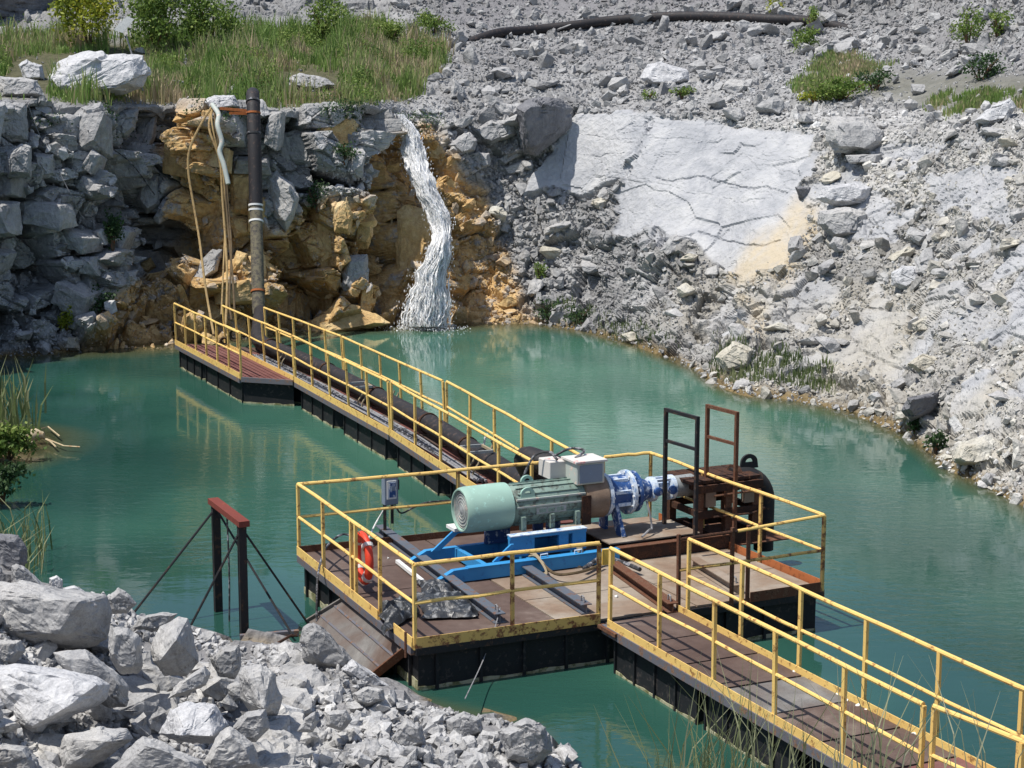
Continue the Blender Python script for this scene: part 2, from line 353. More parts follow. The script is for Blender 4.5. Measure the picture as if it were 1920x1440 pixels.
# ------------------------------------------------------------ quarry terrain (polar sheet from real distances)
# columns: photo x; waterline y; then (y, metres behind the waterline) for toe, mid face, crest, bench, bench back, far slope; top height, top distance
CT = [
 (-1400, 1500, [(1200, .6), (700, 1.2), (160, 2), (120, 5), (60, 14), (0, 18)], 24, 45),
 (-700, 1000, [(800, .4), (480, 1), (180, 1.8), (150, 4), (70, 15), (0, 19)], 23, 38),
 (-250, 740, [(640, .4), (420, .8), (190, 1.5), (165, 3), (60, 18), (0, 22)], 22, 34),
 (0, 668, [(600, .1), (400, .35), (192, .6), (180, 2.0), (60, 20), (0, 23)], 21, 32),
 (200, 655, [(600, .7), (400, 1.0), (195, 1.2), (183, 2.6), (60, 18), (0, 22)], 20.5, 32),
 (240, 653, [(590, 1.2), (510, 2.4), (200, 2.7), (185, 3.8), (60, 18), (0, 22)], 20.5, 32),
 (300, 650, [(565, 2.0), (480, 3.4), (200, 3.8), (185, 4.8), (60, 18), (0, 22)], 20.5, 32),
 (360, 645, [(545, 1.6), (440, 2.7), (200, 3.1), (187, 4.0), (60, 18), (0, 22)], 20.5, 32),
 (400, 641, [(560, 1.0), (400, 1.5), (200, 1.7), (188, 3), (60, 17), (0, 21)], 20, 32),
 (560, 622, [(560, .6), (400, 1.0), (205, 1.3), (185, 3.2), (60, 17), (0, 21)], 20, 32),
 (700, 614, [(560, .5), (400, .8), (195, 1.2), (180, 2.6), (60, 17), (0, 21)], 20, 32),
 (765, 612, [(560, 1.5), (400, 2.7), (225, 3.6), (200, 4.4), (90, 13), (0, 20)], 20, 32),
 (840, 610, [(560, 1.2), (400, 2.7), (230, 4.3), (195, 5.2), (80, 14), (0, 20)], 20, 32),
 (930, 608, [(540, 2.2), (390, 4.0), (200, 5.6), (182, 6.6), (60, 16), (0, 21)], 20, 33),
 (1000, 606, [(540, 1.5), (380, 3.6), (195, 5.5), (180, 6.5), (60, 17), (0, 22)], 20, 34),
 (1100, 620, [(550, 1.8), (390, 4.4), (200, 6.8), (185, 8), (50, 19), (0, 23)], 20, 34),
 (1200, 650, [(560, 2.2), (400, 5), (212, 8), (190, 9.5), (40, 22), (0, 25)], 20, 34),
 (1300, 690, [(590, 3.5), (420, 7), (222, 10.5), (192, 12), (35, 25), (0, 28)], 20.5, 34),
 (1335, 722, [(600, 6), (430, 9.6), (224, 13), (194, 14.5), (38, 27), (0, 30)], 20.5, 34),
 (1400, 740, [(600, 5.4), (440, 9), (228, 13.4), (197, 15), (45, 27), (0, 30)], 21, 34),
 (1500, 752, [(600, 4.8), (450, 8.2), (235, 12.5), (200, 15), (70, 26), (0, 30)], 21, 34),
 (1600, 775, [(610, 4.5), (450, 8.2), (245, 12.8), (203, 15.8), (80, 25), (0, 30)], 21.5, 34),
 (1700, 812, [(620, 4.5), (450, 8.5), (250, 13), (205, 16.5), (90, 25), (0, 30)], 22, 34),
 (1770, 872, [(650, 4.8), (460, 9.5), (245, 14.5), (203, 17.5), (95, 25), (0, 30)], 23, 32),
 (1920, 945, [(700, 4), (480, 9), (225, 15), (192, 18), (100, 24), (0, 29)], 24, 30),
 (2300, 1150, [(800, 4), (500, 9), (230, 14), (195, 17), (100, 23), (0, 28)], 24, 26),
 (3200, 1700, [(950, 4), (560, 7), (250, 11), (200, 14), (100, 20), (0, 24)], 24, 24)]
def ctl(c):
    px, wl, rows, zt, yt = c; Yw = at(px, wl, 0).y
    r = [(Yw-5, -3.0), (Yw-1.3, -.5), (Yw, 0.)]
    for py, dy in rows:
        Y = Yw+dy; d = ray(px, py); r.append((Y, CAMZ+d.z/d.y*Y))
    Yl = r[-1][0]; r.append((Yl+yt, zt)); r.append((Yl+yt+45, zt+3)); return r
cpx = np.array([c[0] for c in CT], float); CTL = np.array([ctl(c) for c in CT])       # (ncol, nrow, 2)
cols = np.unique(np.concatenate([np.arange(-1400, -60, 16), np.arange(-60, 1980, 2.5), np.arange(1980, 3200, 16)]).astype(float))
R = CTL.shape[1]
dense = np.arange(-1400, 3201, 5.)
ctlD = np.stack([[np.interp(dense, cpx, CTL[:, r, k]) for k in (0, 1)] for r in range(R)])    # R,2,ND
g = np.exp(-(np.arange(-8, 9)/4.)**2); g /= g.sum()
for r in range(R):
    for k in (0, 1):
        ctlD[r, k] = np.convolve(np.pad(ctlD[r, k], 8, mode='edge'), g, mode='valid')
seg = [3, 14, 66, 110, 115, 14, 62, 34, 90, 8]
tt = []
for i, s_ in enumerate(seg): tt += [i+q/s_ for q in range(s_)]
tt.append(R-1); tt = np.array(tt); ti = np.minimum(tt.astype(int), R-2); tf = tt-ti
Yc = np.stack([np.interp(cols, dense, ctlD[r, 0]) for r in range(R)]); Zc = np.stack([np.interp(cols, dense, ctlD[r, 1]) for r in range(R)])
YY = Yc[ti]*(1-tf)[:, None]+Yc[ti+1]*tf[:, None]; ZZ = Zc[ti]*(1-tf)[:, None]+Zc[ti+1]*tf[:, None]
k5 = np.array([1, 2, 3, 2, 1])/9.
YY[2:-2] = sum(k5[i]*YY[i:len(YY)-4+i] for i in range(5)); ZZ[2:-2] = sum(k5[i]*ZZ[i:len(ZZ)-4+i] for i in range(5))
d0 = ray_np(cols, np.full(len(cols), 720.)); XX = YY*(d0[:, 0]/d0[:, 1])[None, :]
G0 = np.stack([XX, YY, ZZ], -1); nr, nc = G0.shape[:2]
PX, PY = topx(G0)
du = np.gradient(G0, axis=1); dv = np.gradient(G0, axis=0); NRM = np.cross(du, dv); NRM /= np.linalg.norm(NRM, axis=-1, keepdims=True)+1e-9
P = G0.reshape(-1, 3); px_, py_, nn_ = PX.ravel(), PY.ravel(), NRM.reshape(-1, 3)
trow = np.repeat(tt, nc)

SLAB = [(983, 372), (1000, 325), (1078, 212), (1180, 205), (1310, 228), (1530, 252), (1522, 330), (1495, 352), (1525, 398), (1500, 450), (1462, 518), (1405, 522), (1370, 518), (1335, 490), (1300, 452), (1250, 440), (1230, 425), (1170, 445), (1148, 440), (1165, 360), (1172, 335), (1130, 345), (1090, 368), (1040, 352), (1010, 362)]
SLAB2 = [(1530, 350), (1610, 335), (1680, 380), (1650, 450), (1560, 445), (1530, 420)]
SLAB3 = [(1730, 330), (1880, 300), (1900, 430), (1810, 400), (1740, 370)]
SLAB4 = [(1480, 520), (1560, 490), (1570, 560), (1500, 610), (1440, 640), (1420, 560)]
SLAB5 = [(1740, 600), (1860, 560), (1890, 600), (1800, 640)]
wob = fbm(P, .8, 4, 3)*14
def msk(poly, a=-3, b=5): return smooth(a, b, inpoly(px_+wob, py_+wob*.8, poly))
plates = smooth(.04, .14, fbm(P*np.array([1, 1, 1.3]), 1.7, 4, 131))*smooth(1150, 1250, px_)*smooth(5, 4.8, trow)*smooth(2.2, 2.6, trow)*.85
slab = np.maximum.reduce([plates, msk(SLAB), .8*msk(SLAB2), .75*msk(SLAB3), .6*msk(SLAB4, -10, 14), .6*msk(SLAB5, -10, 14)])
yel = np.maximum(.8*smooth(-22, 26, inpoly(px_+wob*1.5, py_+wob, [(1495, 375), (1540, 395), (1515, 470), (1480, 540), (1370, 540), (1400, 450), (1450, 420)])), .55*msk([(1400, 560), (1440, 575), (1430, 650), (1395, 640)], -10, 8))
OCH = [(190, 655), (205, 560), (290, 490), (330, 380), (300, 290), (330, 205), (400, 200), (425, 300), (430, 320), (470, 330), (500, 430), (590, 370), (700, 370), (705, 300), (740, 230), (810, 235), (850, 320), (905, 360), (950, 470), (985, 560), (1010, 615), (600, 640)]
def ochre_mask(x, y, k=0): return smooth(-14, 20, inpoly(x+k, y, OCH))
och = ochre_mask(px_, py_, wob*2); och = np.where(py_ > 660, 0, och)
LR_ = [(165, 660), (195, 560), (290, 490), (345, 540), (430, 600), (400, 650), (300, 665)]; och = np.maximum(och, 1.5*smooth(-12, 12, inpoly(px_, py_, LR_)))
BENCH = [(-700, 70), (120, 70), (440, 60), (700, 45), (850, 100), (825, 140), (765, 190), (640, 205), (450, 200), (330, 195), (280, 192), (90, 188), (0, 188), (-700, 176)]
RB = [(1480, 150), (1560, 90), (1640, 120), (1760, 130), (1920, 130), (2500, 60), (2500, 190), (1920, 210), (1800, 225), (1640, 190), (1500, 192)]
soil = np.maximum(msk(BENCH, -5, 20), .55*msk(RB, -10, 25))
cliffL = smooth(930, 800, px_)*smooth(1.9, 2.3, trow)*smooth(5.12, 4.85, trow)
grav = smooth(6.2, 6.6, trow)*smooth(8.5, 7.2, trow)*.5*smooth(800, 900, px_)
ROAD = [(830, -20), (1450, -20), (1500, 60), (1300, 22), (1050, 30), (880, 60), (820, 40)]
grav = np.maximum(grav, msk(ROAD, -6, 12))
cream = .55*smooth(1150, 1350, px_)*smooth(3.9, 3.0, trow)*smooth(1.9, 2.3, trow)*smooth(.0, .5, fbm(P, 3, 3, 21)+.3)
wet = smooth(.28, .02, P[:, 2]+.05*wob/14)
# displacement
tl = np.array([[1, 0, 0], [0, 1, .12], [.25, -.1, 1]])
Pt = P@tl.T
b1, c1, q1 = blocks(Pt, (1.25, 1.6, 1.25), 31, .42, .05); b2, c2, q2 = blocks(Pt, (.55, .6, .45), 41, .5, .07); b3, c3, q3 = blocks(Pt, (.24, .24, .17), 51, .7, .12)
f1_ = fbm(P, .5, 4, 61)
c1b = blocks(Pt, (1.25, 1.6, 1.25), 31, .42, .10)[1]
REC = [[(262, 425), (345, 405), (420, 345), (428, 400), (424, 470), (330, 490), (285, 490), (268, 455)], [(698, 335), (738, 300), (747, 390), (735, 590), (703, 592), (692, 480)], [(500, 520), (560, 535), (592, 522), (640, 560), (560, 600), (510, 590)], [(205, 300), (240, 300), (250, 420), (200, 430)], [(560, 440), (600, 520), (560, 540), (500, 500)], [(20, 430), (90, 440), (110, 540), (30, 560)]]
rec = np.maximum.reduce([smooth(-4, 9, inpoly(px_+wob*.6, py_+wob*.6, q)) for q in REC])
dL = .68*b1-.75*c1b+.22*b2-1.1*rec-.10*c2+.03*b3-.02*c3+.012*f1_
dR = .24*b1-.16*c1+.11*b2-.09*c2+.022*b3-.02*c3+.03*f1_+.25*fbm(P, 3.5, 3, 71)
dS = .03*fbm(P, 1.5, 4, 81)
cr = np.abs(fbm(P*np.array([.5, .5, 1.6]), 2.6, 5, 91)); dS -= .03*smooth(.010, .0, cr)
def crackd(lines, wid, jag=5):
    jx = px_+jag*fbm(P, .35, 4, 141); jy = py_+jag*fbm(P, .35, 4, 142); d = np.full(len(P), 1e9)
    for L_ in lines:
        for (x0, y0), (x1, y1) in zip(L_[:-1], L_[1:]):
            dx, dy = x1-x0, y1-y0; t = np.clip(((jx-x0)*dx+(jy-y0)*dy)/(dx*dx+dy*dy), 0, 1); d = np.minimum(d, np.hypot(jx-x0-t*dx, jy-y0-t*dy))
    return smooth(wid, wid*.3, d)
CK = [[(1232, 334), (1262, 340), (1318, 330), (1345, 343), (1372, 344), (1402, 352), (1440, 350), (1475, 360)], [(1312, 438), (1340, 446), (1395, 458), (1435, 460), (1460, 452)], [(1345, 446), (1362, 430)], [(1200, 428), (1222, 412)], [(1230, 432), (1250, 420)], [(1358, 283), (1400, 290), (1440, 303), (1490, 303)], [(1440, 303), (1470, 330)], [(1220, 260), (1300, 262), (1320, 270)], [(1085, 250), (1150, 262), (1190, 262)], [(1150, 262), (1160, 300), (1176, 330)]]
dS -= .06*crackd(CK[:3], 2.0)+.02*crackd(CK[3:], 1.3)
band = crackd([[(1214, 222), (1205, 262), (1188, 300), (1168, 345)]], 11, 12); dS = dS*(1-band)+band*(-.06+.12*b2+.05*fbm(P, .3, 3, 145))
dS += .05*blocks(P, (2.6, 2.4, 1.5), 151, .35, .02)[0]+.03*blocks(P, (.8, .8, .5), 161, .5, .05)[0]*smooth(0, .25, fbm(P, 1.4, 3, 171))
dR = dR*(1-.75*smooth(4.8, 5.05, trow)*smooth(8.5, 7.4, trow)); dR = dR*(1-.6*smooth(1400, 1600, px_)*smooth(2.2, 2.6, trow)); dsp = dL*cliffL+dR*(1-cliffL); far = smooth(7.6, 8.4, trow); dsp = dsp*(1-far)+far*(.5*b1+1.1*fbm(P, 7, 4, 101))
bench_f = np.clip(soil+grav, 0, 1); dsp = dsp*(1-.75*bench_f); pl_only = np.clip(slab-msk(SLAB), 0, 1); dsp = dsp*(1-slab)+(dS+pl_only*(.11*b2-.14*c2+.16*b1-.22*c1+.02*b3)*(1-.68*smooth(1350, 1550, px_)))*slab
# gully carved by the waterfall
gx = np.interp(py_, [200, 230, 270, 340, 390, 450, 520, 612], [745, 752, 772, 792, 820, 828, 812, 800])
dsp -= .45*np.exp(-((px_-gx)/26)**2)*smooth(195, 240, py_)*smooth(620, 560, py_)
uw = smooth(-.05, -.35, P[:, 2]); dsp = dsp*(1-uw*.8)*smooth(2.0, 2.25, trow)+dsp*.25*(1-smooth(2.0, 2.25, trow))
edge = smooth(-1400, -1380, px_)*1.0
Pd = P+nn_*dsp[:, None]
TG = Pd.reshape(nr, nc, 3)
ii, jj = np.meshgrid(np.arange(nr-1), np.arange(nc-1), indexing='ij'); a_ = (ii*nc+jj).ravel()
F_ = np.stack([a_, a_+1, a_+nc+1, a_+nc], 1)
vv = .92+.12*q1*cliffL+.10*q2+.08*q3; tone_n = fbm(P, 4.5, 4, 611)
def tone(x, y, t):
    k = np.interp(x, [850, 1000, 1300, 1450, 1700], [1., .84, .86, 1.0, 1.04])*np.where(y < 205, np.interp(y, [0, 205], [.74, .88])/np.interp(x, [850, 1000, 1300, 1450, 1700], [1., .84, .86, 1.0, 1.04]), 1); return k*(1+.22*t)
tn = np.where((px_ > 850) | (py_ < 195), tone(px_, py_, tone_n), 1)
vv = vv*tn; wr = smooth(1150, 1400, px_)*smooth(180, 300, py_)*.06
var = np.clip(np.stack([vv, vv*(1-.3*wr), vv*(1-wr)], 1), .5, 1.25)
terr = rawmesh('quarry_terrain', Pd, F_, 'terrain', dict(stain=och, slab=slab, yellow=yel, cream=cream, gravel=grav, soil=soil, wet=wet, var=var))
tag(terr, kind='structure')
BV = BVHTree.FromPolygons([Vector(v) for v in Pd], [tuple(f) for f in F_.tolist()])
CAMP = Vector((0, 0, CAMZ))
def surf(px, py, bv=None):
    d = ray(px, py).normalized(); h = (bv or BV).ray_cast(CAMP+d*5, d)
    return h[0] if h[0] is not None else at(px, py, Y=60)

# ------------------------------------------------------------ near bank and rubble pile base
def near_z(X, Y):
    X = np.asarray(X, float); Y = np.asarray(Y, float)
    slope = np.interp(Y, [-10, -2, 2, 8, 12, 15.5, 17.5, 19, 22, 30], [6.9, 6.7, 6.5, 4.9, 2.9, .9, .1, -.6, -2.2, -3])
    # pile to the left
    yp = np.interp(X, [-16, -10, -6, -3.2, -1.2, .4, 1.1, 1.8], [26.5, 26.2, 25.9, 25.6, 23.4, 22.4, 21.6, 19])
    zt = np.interp(X, [-16, -8, -5.8, -4.2, -2.8, -1.2, .3, .9, 1.3], [3.2, 2.1, 1.30, .42, .32, .40, .12, -.25, -1.5])
    ramp_ = np.interp(Y, [-10, 12, 15, 18, 20], [0, 0, .2, .85, 1])
    inner = np.interp(Y, [12, 15, 18, 21], [2.9, 2.1, 1.35, 1.0])
    z2 = np.maximum(zt, 0)*np.interp(yp-Y, [0, 1.2, 2.6, 5, 9], [0, .65, 1.0, 1.05, 1.5])+np.minimum(zt, 0)+np.interp(yp-Y, [-3, -1, 0, .6], [-2.2, -.9, -.15, 0])
    side = smooth(1.6, .4, X)
    z2 = np.where(X > 1.25, -3, z2)
    return np.where(Y > 14, np.maximum(slope, z2), slope)
gx_ = np.linspace(-18, 16, 240); gy_ = np.linspace(-12, 29, 280); GX, GY = np.meshgrid(gx_, gy_)
GZ = near_z(GX, GY); Q = np.stack([GX.ravel(), GY.ravel(), GZ.ravel()], 1)
Q[:, 2] += .10*fbm(Q, 1.2, 4, 201)+.12*blocks(Q, (.6, .6, .6), 211)[0]*smooth(10, 15, Q[:, 1])
ii, jj = np.meshgrid(np.arange(279), np.arange(239), indexing='ij'); a_ = (ii*240+jj).ravel(); NF = np.stack([a_, a_+1, a_+241, a_+240], 1)
z0_ = np.zeros(len(Q)); soilN = smooth(15.5, 12.5, Q[:, 1])
nb = rawmesh('near_bank', Q, NF, 'terrain', dict(stain=z0_, slab=z0_, yellow=z0_, cream=z0_, gravel=z0_+.6, soil=soilN*.6, wet=smooth(.12, 0, Q[:, 2]), var=np.full((len(Q), 3), .8)))
tag(nb, kind='structure')
BN = BVHTree.FromPolygons([Vector(v) for v in Q], [tuple(f) for f in NF.tolist()])

# spit on the left margin
sx, sy = np.meshgrid(np.linspace(-16, -8.3, 60), np.linspace(33, 45, 60)); 
spz = -1.2+1.75*np.exp(-(((sx+13.2)/3.3)**4+((sy-38.8)/3.6)**4)) ; S_ = np.stack([sx.ravel(), sy.ravel(), spz.ravel()], 1); S_[:, 2] += .12*fbm(S_, .8, 4, 7)
ii, jj = np.meshgrid(np.arange(59), np.arange(59), indexing='ij'); a_ = (ii*60+jj).ravel(); SF = np.stack([a_, a_+1, a_+61, a_+60], 1); z0_ = np.zeros(len(S_))
sp = rawmesh('muddy_spit', S_, SF, 'terrain', dict(stain=z0_, slab=z0_, yellow=z0_, cream=z0_, gravel=z0_, soil=z0_+1, wet=smooth(.15, 0, S_[:, 2]), var=np.full((len(S_), 3), .8)))
tag(sp, kind='structure')

# ------------------------------------------------------------ water
shore = [at(x, y, 0) for x, y in [(c[0], c[1]) for c in CT]]
wx = np.concatenate([np.linspace(-60, -20, 12)[:-1], np.linspace(-20, 14, 240), np.linspace(14, 50, 12)[1:]]); wy = np.concatenate([np.linspace(8, 60, 300)]); WX, WY = np.meshgrid(wx, wy)
pxw, pyw = topx(np.stack([WX, WY, WX*0], -1))
shy = np.interp(pxw, dense, ctlD[2, 0]); dfar = shy-WY                                  # metres of water before the far shore
slope_side = 1/(1+.0*dfar)
dd = np.minimum(dfar*.8, (.25-near_z(WX, WY))*5)
dspit = np.hypot((WX+13.2)/1.1, WY-38.8)-2.6; dd = np.minimum(dd, dspit*1.2)
dd += .25*fbm(np.stack([WX.ravel(), WY.ravel(), WX.ravel()*0], 1), 1.5, 3, 5).reshape(dd.shape)
Wv = np.stack([WX.ravel(), WY.ravel(), np.zeros(WX.size)], 1); h_, w_2 = WX.shape
ii, jj = np.meshgrid(np.arange(h_-1), np.arange(w_2-1), indexing='ij'); a_ = (ii*w_2+jj).ravel(); WF = np.stack([a_, a_+1, a_+w_2+1, a_+w_2], 1)
def water_mat():
    m, n, p, o = mat('turquoise_quarry_water'); co = wpos(n)
    dep = N(n, 'Attribute', attribute_name='depth').outputs['Fac']
    big = noise(n, co, .12, 3, .5)
    deep = ramp(n, big, [(.35, (.010, .044, .036)), (.5, (.016, .062, .049)), (.65, (.030, .100, .073))])
    k = ramp(n, dep, [(0, (0,)*3), (.35, (.35,)*3), (1, (1,)*3)])
    deep = mix(n, N(n, 'Attribute', attribute_name='silt').outputs['Fac'], deep, (.10, .245, .170)); c = mix(n, k, (.10, .10, .045), deep); n.links.new(c, p.inputs['Base Color'])
    p.inputs['Roughness'].default_value = .035; p.inputs['IOR'].default_value = 1.33; p.inputs['Specular IOR Level'].default_value = .5
    mp = N(n, 'Mapping'); mp.inputs['Scale'].default_value = (1, 2.0, 1); n.links.new(co, mp.inputs[0])
    a = noise(n, mp.outputs[0], 2.6, 3, .55, .4); b = noise(n, mp.outputs[0], .5, 3, .5)
    gust = ramp(n, noise(n, co, .16, 2, .5), [(.42, (.12,)*3), (.62, (1,)*3)])
    bb = N(n, 'Bump'); bb.inputs['Distance'].default_value = .012; n.links.new(gust, bb.inputs['Strength']); n.links.new(a, bb.inputs['Height'])
    b2_ = N(n, 'Bump'); b2_.inputs['Distance'].default_value = .008; b2_.inputs['Strength'].default_value = .5; n.links.new(b, b2_.inputs['Height']); n.links.new(bb.outputs[0], b2_.inputs['Normal']); n.links.new(b2_.outputs[0], p.inputs['Normal'])
    t = N(n, 'BsdfTransparent'); gl = N(n, 'MixShader')
    kk = ramp(n, dep, [(0, (.35,)*3), (.45, (.9,)*3), (.8, (1,)*3)]); n.links.new(kk, gl.inputs[0]); n.links.new(t.outputs[0], gl.inputs[1]); n.links.new(p.outputs[0], gl.inputs[2]); n.links.new(gl.outputs[0], o.inputs[0]); return m
M['water'] = water_mat()
wat = rawmesh('water', Wv, WF, 'water', dict(depth=np.clip(dd.ravel()/1.6, 0, 1), silt=np.clip((np.exp(-((Wv[:, 0]-.3)/6.0)**2-((Wv[:, 1]-47)/9.5)**2)+.30*np.exp(-((Wv[:, 0]-3)/9.0)**2-((Wv[:, 1]-38)/13)**2))*(1+.5*fbm(Wv, 4, 3, 91))*.75, 0, .8)), smooth=True); tag(wat, kind='structure')

# ------------------------------------------------------------ rocks
def hull_pts(pts):
    bm = bmesh.new(); [bm.verts.new(p) for p in pts]
    r = bmesh.ops.convex_hull(bm, input=bm.verts); 
    dead = [e for e in r['geom_interior'] if isinstance(e, bmesh.types.BMVert)]+[e for e in r['geom_unused'] if isinstance(e, bmesh.types.BMVert)]
    bmesh.ops.delete(bm, geom=list(set(dead)), context='VERTS'); return bm
def bm_np(bm):
    bmesh.ops.triangulate(bm, faces=bm.faces[:]); bm.verts.ensure_lookup_table(); bm.verts.index_update()
    V = np.array([v.co[:] for v in bm.verts]); F = np.array([[v.index for v in f.verts] for f in bm.faces]); bm.free(); return V, F
def subdiv(V, F, maxlen, it=6, cap=9000):
    for _ in range(it):
        e = np.concatenate([F[:, [0, 1]], F[:, [1, 2]], F[:, [2, 0]]]); L = np.linalg.norm(V[e[:, 0]]-V[e[:, 1]], axis=1)
        if np.percentile(L, 60) < maxlen or len(F)*4 > cap: break
        e = np.sort(e, 1); u, inv = np.unique(e, axis=0, return_inverse=True); inv = inv.ravel()
        mid = (V[u[:, 0]]+V[u[:, 1]])/2; n0 = len(V); V = np.vstack([V, mid]); k = len(F); m01, m12, m20 = inv[:k]+n0, inv[k:2*k]+n0, inv[2*k:]+n0
        a, b, c = F.T; F = np.concatenate([np.stack(q, 1) for q in ((a, m01, m20), (m01, b, m12), (m20, m12, c), (m01, m12, m20))])
    return V, F
def lap(V, F, w_=.5, it=1):
    for _ in range(it):
        S = np.zeros_like(V); C_ = np.zeros(len(V))
        for i, j in ((0, 1), (1, 2), (2, 0)):
            np.add.at(S, F[:, i], V[F[:, j]]); np.add.at(C_, F[:, i], 1); np.add.at(S, F[:, j], V[F[:, i]]); np.add.at(C_, F[:, j], 1)
        V = V*(1-w_)+w_*S/C_[:, None]
    return V
def rockify(V, F, size, res, seed, rough=.05, cap=9000):
    V, F = subdiv(V, F, res, cap=cap); V = lap(V, F, .4, 1 if len(V) > 200 else 0)
    c = V.mean(0); N_ = V-c; N_ /= np.linalg.norm(N_, axis=1, keepdims=True)+1e-9
    q = V+seed*7.3; bb, cc, _ = blocks(q, (size*.5,)*3, seed, .7, .05)
    b2q, c2q, _ = blocks(q, (size*.17,)*3, seed+3, .7, .08); d = size*rough*(.75*bb-.5*cc+.28*b2q-.15*c2q+.45*fbm(q, size*.30, 4, seed)); return V+N_*d[:, None], F
def gen_rock(seed, sub=False, elong=1.):
    r = random.Random(seed); pts = []; n = 13 if not sub else 16
    sx, sy, sz = r.uniform(.8, 1.25)*elong, r.uniform(.7, 1.0), r.uniform(.5, .85)
    for i in range(n):
        v = Vector([r.gauss(0, 1) for _ in range(3)]).normalized(); k = r.uniform(.75, 1.1); pts.append((v.x*sx*k*.5, v.y*sy*k*.5, v.z*sz*k*.5))
    V, F = bm_np(hull_pts(pts))
    if sub: V, F = rockify(V, F, 1., .11, seed, .045, 1400)
    return V, F
SMALL = [gen_rock(s) for s in range(100, 124)]
MED = [rockify(*gen_rock(s), 1., .3, s, .03, 300) for s in range(500, 516)]
def mesh_from(name, V, F, m):
    me = bpy.data.meshes.new(name); me.from_pydata(V.tolist(), [], F.tolist()); me.update(); me.materials.append(M[m])
    return me
def var_attr(me, v, stain=0):
    q = me.attributes.new('var', 'FLOAT_COLOR', 'POINT'); n = len(me.vertices); q.data.foreach_set('color', np.tile([v, v, v, 1.], n).astype(np.float32))
    q = me.attributes.new('stain', 'FLOAT', 'POINT'); q.data.foreach_set('value', np.full(n, stain, np.float32))
BIG = {}
def bigmesh(k, m):
    if (k, m) not in BIG:
        V, F = gen_rock(300+k, True, 1.15); me = mesh_from('rock', V, F, m); BIG[(k, m)] = me
    return BIG[(k, m)]
def rock_obj(name, p, size, k, m, label, group, cat='rock', rot=None):
    o = bpy.data.objects.new(name, bigmesh(k, m)); COL.objects.link(o)
    o.location = p; o.scale = (size, size*random.uniform(.8, 1.1), size*random.uniform(.75, 1.05)); o.rotation_euler = rot or (random.uniform(-.5, .5), random.uniform(-.5, .5), random.uniform(0, 6.28))
    return tag(o, label, cat, group)
def rubble(name, pts, sizes, stain=None, vars_=None, m='rock', lib=None, warm=None):
    lib = lib or SMALL
    """many small stones joined in one mesh"""
    Vs, Fs, St, Va = [], [], [], []; k = 0; n = len(pts)
    pick = RNG.integers(0, len(lib), n)
    for i in range(n):
        V, F = lib[pick[i]]; V = V*RNG.uniform(.65, 1.3, 3); a, b, c = RNG.uniform(0, 6.28, 3); ca, sa, cb, sb = math.cos(a), math.sin(a), math.cos(b*.25), math.sin(b*.25)
        Rm = np.array([[ca, -sa, 0], [sa, ca, 0], [0, 0, 1]])@np.array([[cb, 0, sb], [0, 1, 0], [-sb, 0, cb]])
        Vs.append(V@Rm.T*sizes[i]+pts[i]); Fs.append(F+k); k += len(V)
        St.append(np.full(len(V), 0 if stain is None else stain[i])); Va.append(np.full(len(V), .9 if vars_ is None else vars_[i]))
    va = np.concatenate(Va); wm = np.repeat(warm if warm is not None else np.zeros(n), [len(q) for q in Va]); o = rawmesh(name, np.concatenate(Vs), np.concatenate(Fs), m, dict(stain=np.concatenate(St), var=np.stack([va, va*(1-.35*wm), va*(1-1.3*wm)], 1)))
    return o
# labels relative to named neighbours
LM = [(105, 1160, 'topmost left boulder'), (100, 1310, 'biggest pale boulder'), (235, 1215, 'upright mottled boulder'), (325, 1210, 'tall leaning boulder'), (425, 1240, 'square boulder'), (485, 1290, 'large speckled boulder'), (365, 1355, 'broad ridged boulder'), (435, 1415, 'peaked boulder'), (470, 1360, 'smooth tucked boulder'), (180, 1395, 'flat slabby boulder'), (610, 1220, 'long boulder at the ramp'), (575, 1355, 'egg shaped rock'), (635, 1350, 'angular rock in the small rubble'), (770, 1380, 'sharp triangular rock'), (690, 1305, 'flat rock near the water'), (875, 1365, 'angular rock at the pile tip'), (990, 1400, 'squat rock at the tip'), (355, 1290, 'pointed wedge rock'), (425, 1195, 'gantry'), (230, 1125, 'upright pale rock'),
 (1250, 140, 'large pale boulder above the slab'), (1020, 235, 'big dark faced boulder'), (1600, 250, 'overhanging layered boulder'), (1865, 210, 'pale peaked boulder'), (1735, 760, 'dark shaded boulder'), (1835, 845, 'large pale waterline boulder'), (1730, 607, 'rounded cream boulder'), (1740, 682, 'blocky cream boulder'), (1700, 520, 'white sunlit boulder'), (1375, 670, 'shore grass boulder'), (1575, 420, 'lower flat grey plate'), (185, 140, 'huge bench boulder'), (585, 155, 'flat rock in the grass'), (860, 170, 'pointed rock in the rubble'), (480, 400, 'upright cliff pipe'), (800, 430, 'waterfall'), (1150, 38, 'upper black pipe'), (1480, 90, 'green bush below the upper pipe'), (1815, 80, 'tall thin bush'), (1250, 330, 'middle of the pale slab'), (1500, 690, 'shore grass'), (1012, 515, 'slim green sapling'), (600, 340, 'dark bush on the cliff'), (260, 260, 'pale leaning slab'), (128, 600, 'bright shrub at the cliff foot'), (1640, 170, 'brownish bush'), (1450, 440, 'yellow streak on the slab'), (1340, 30, 'crest of the upper pipe')]
USED = {}
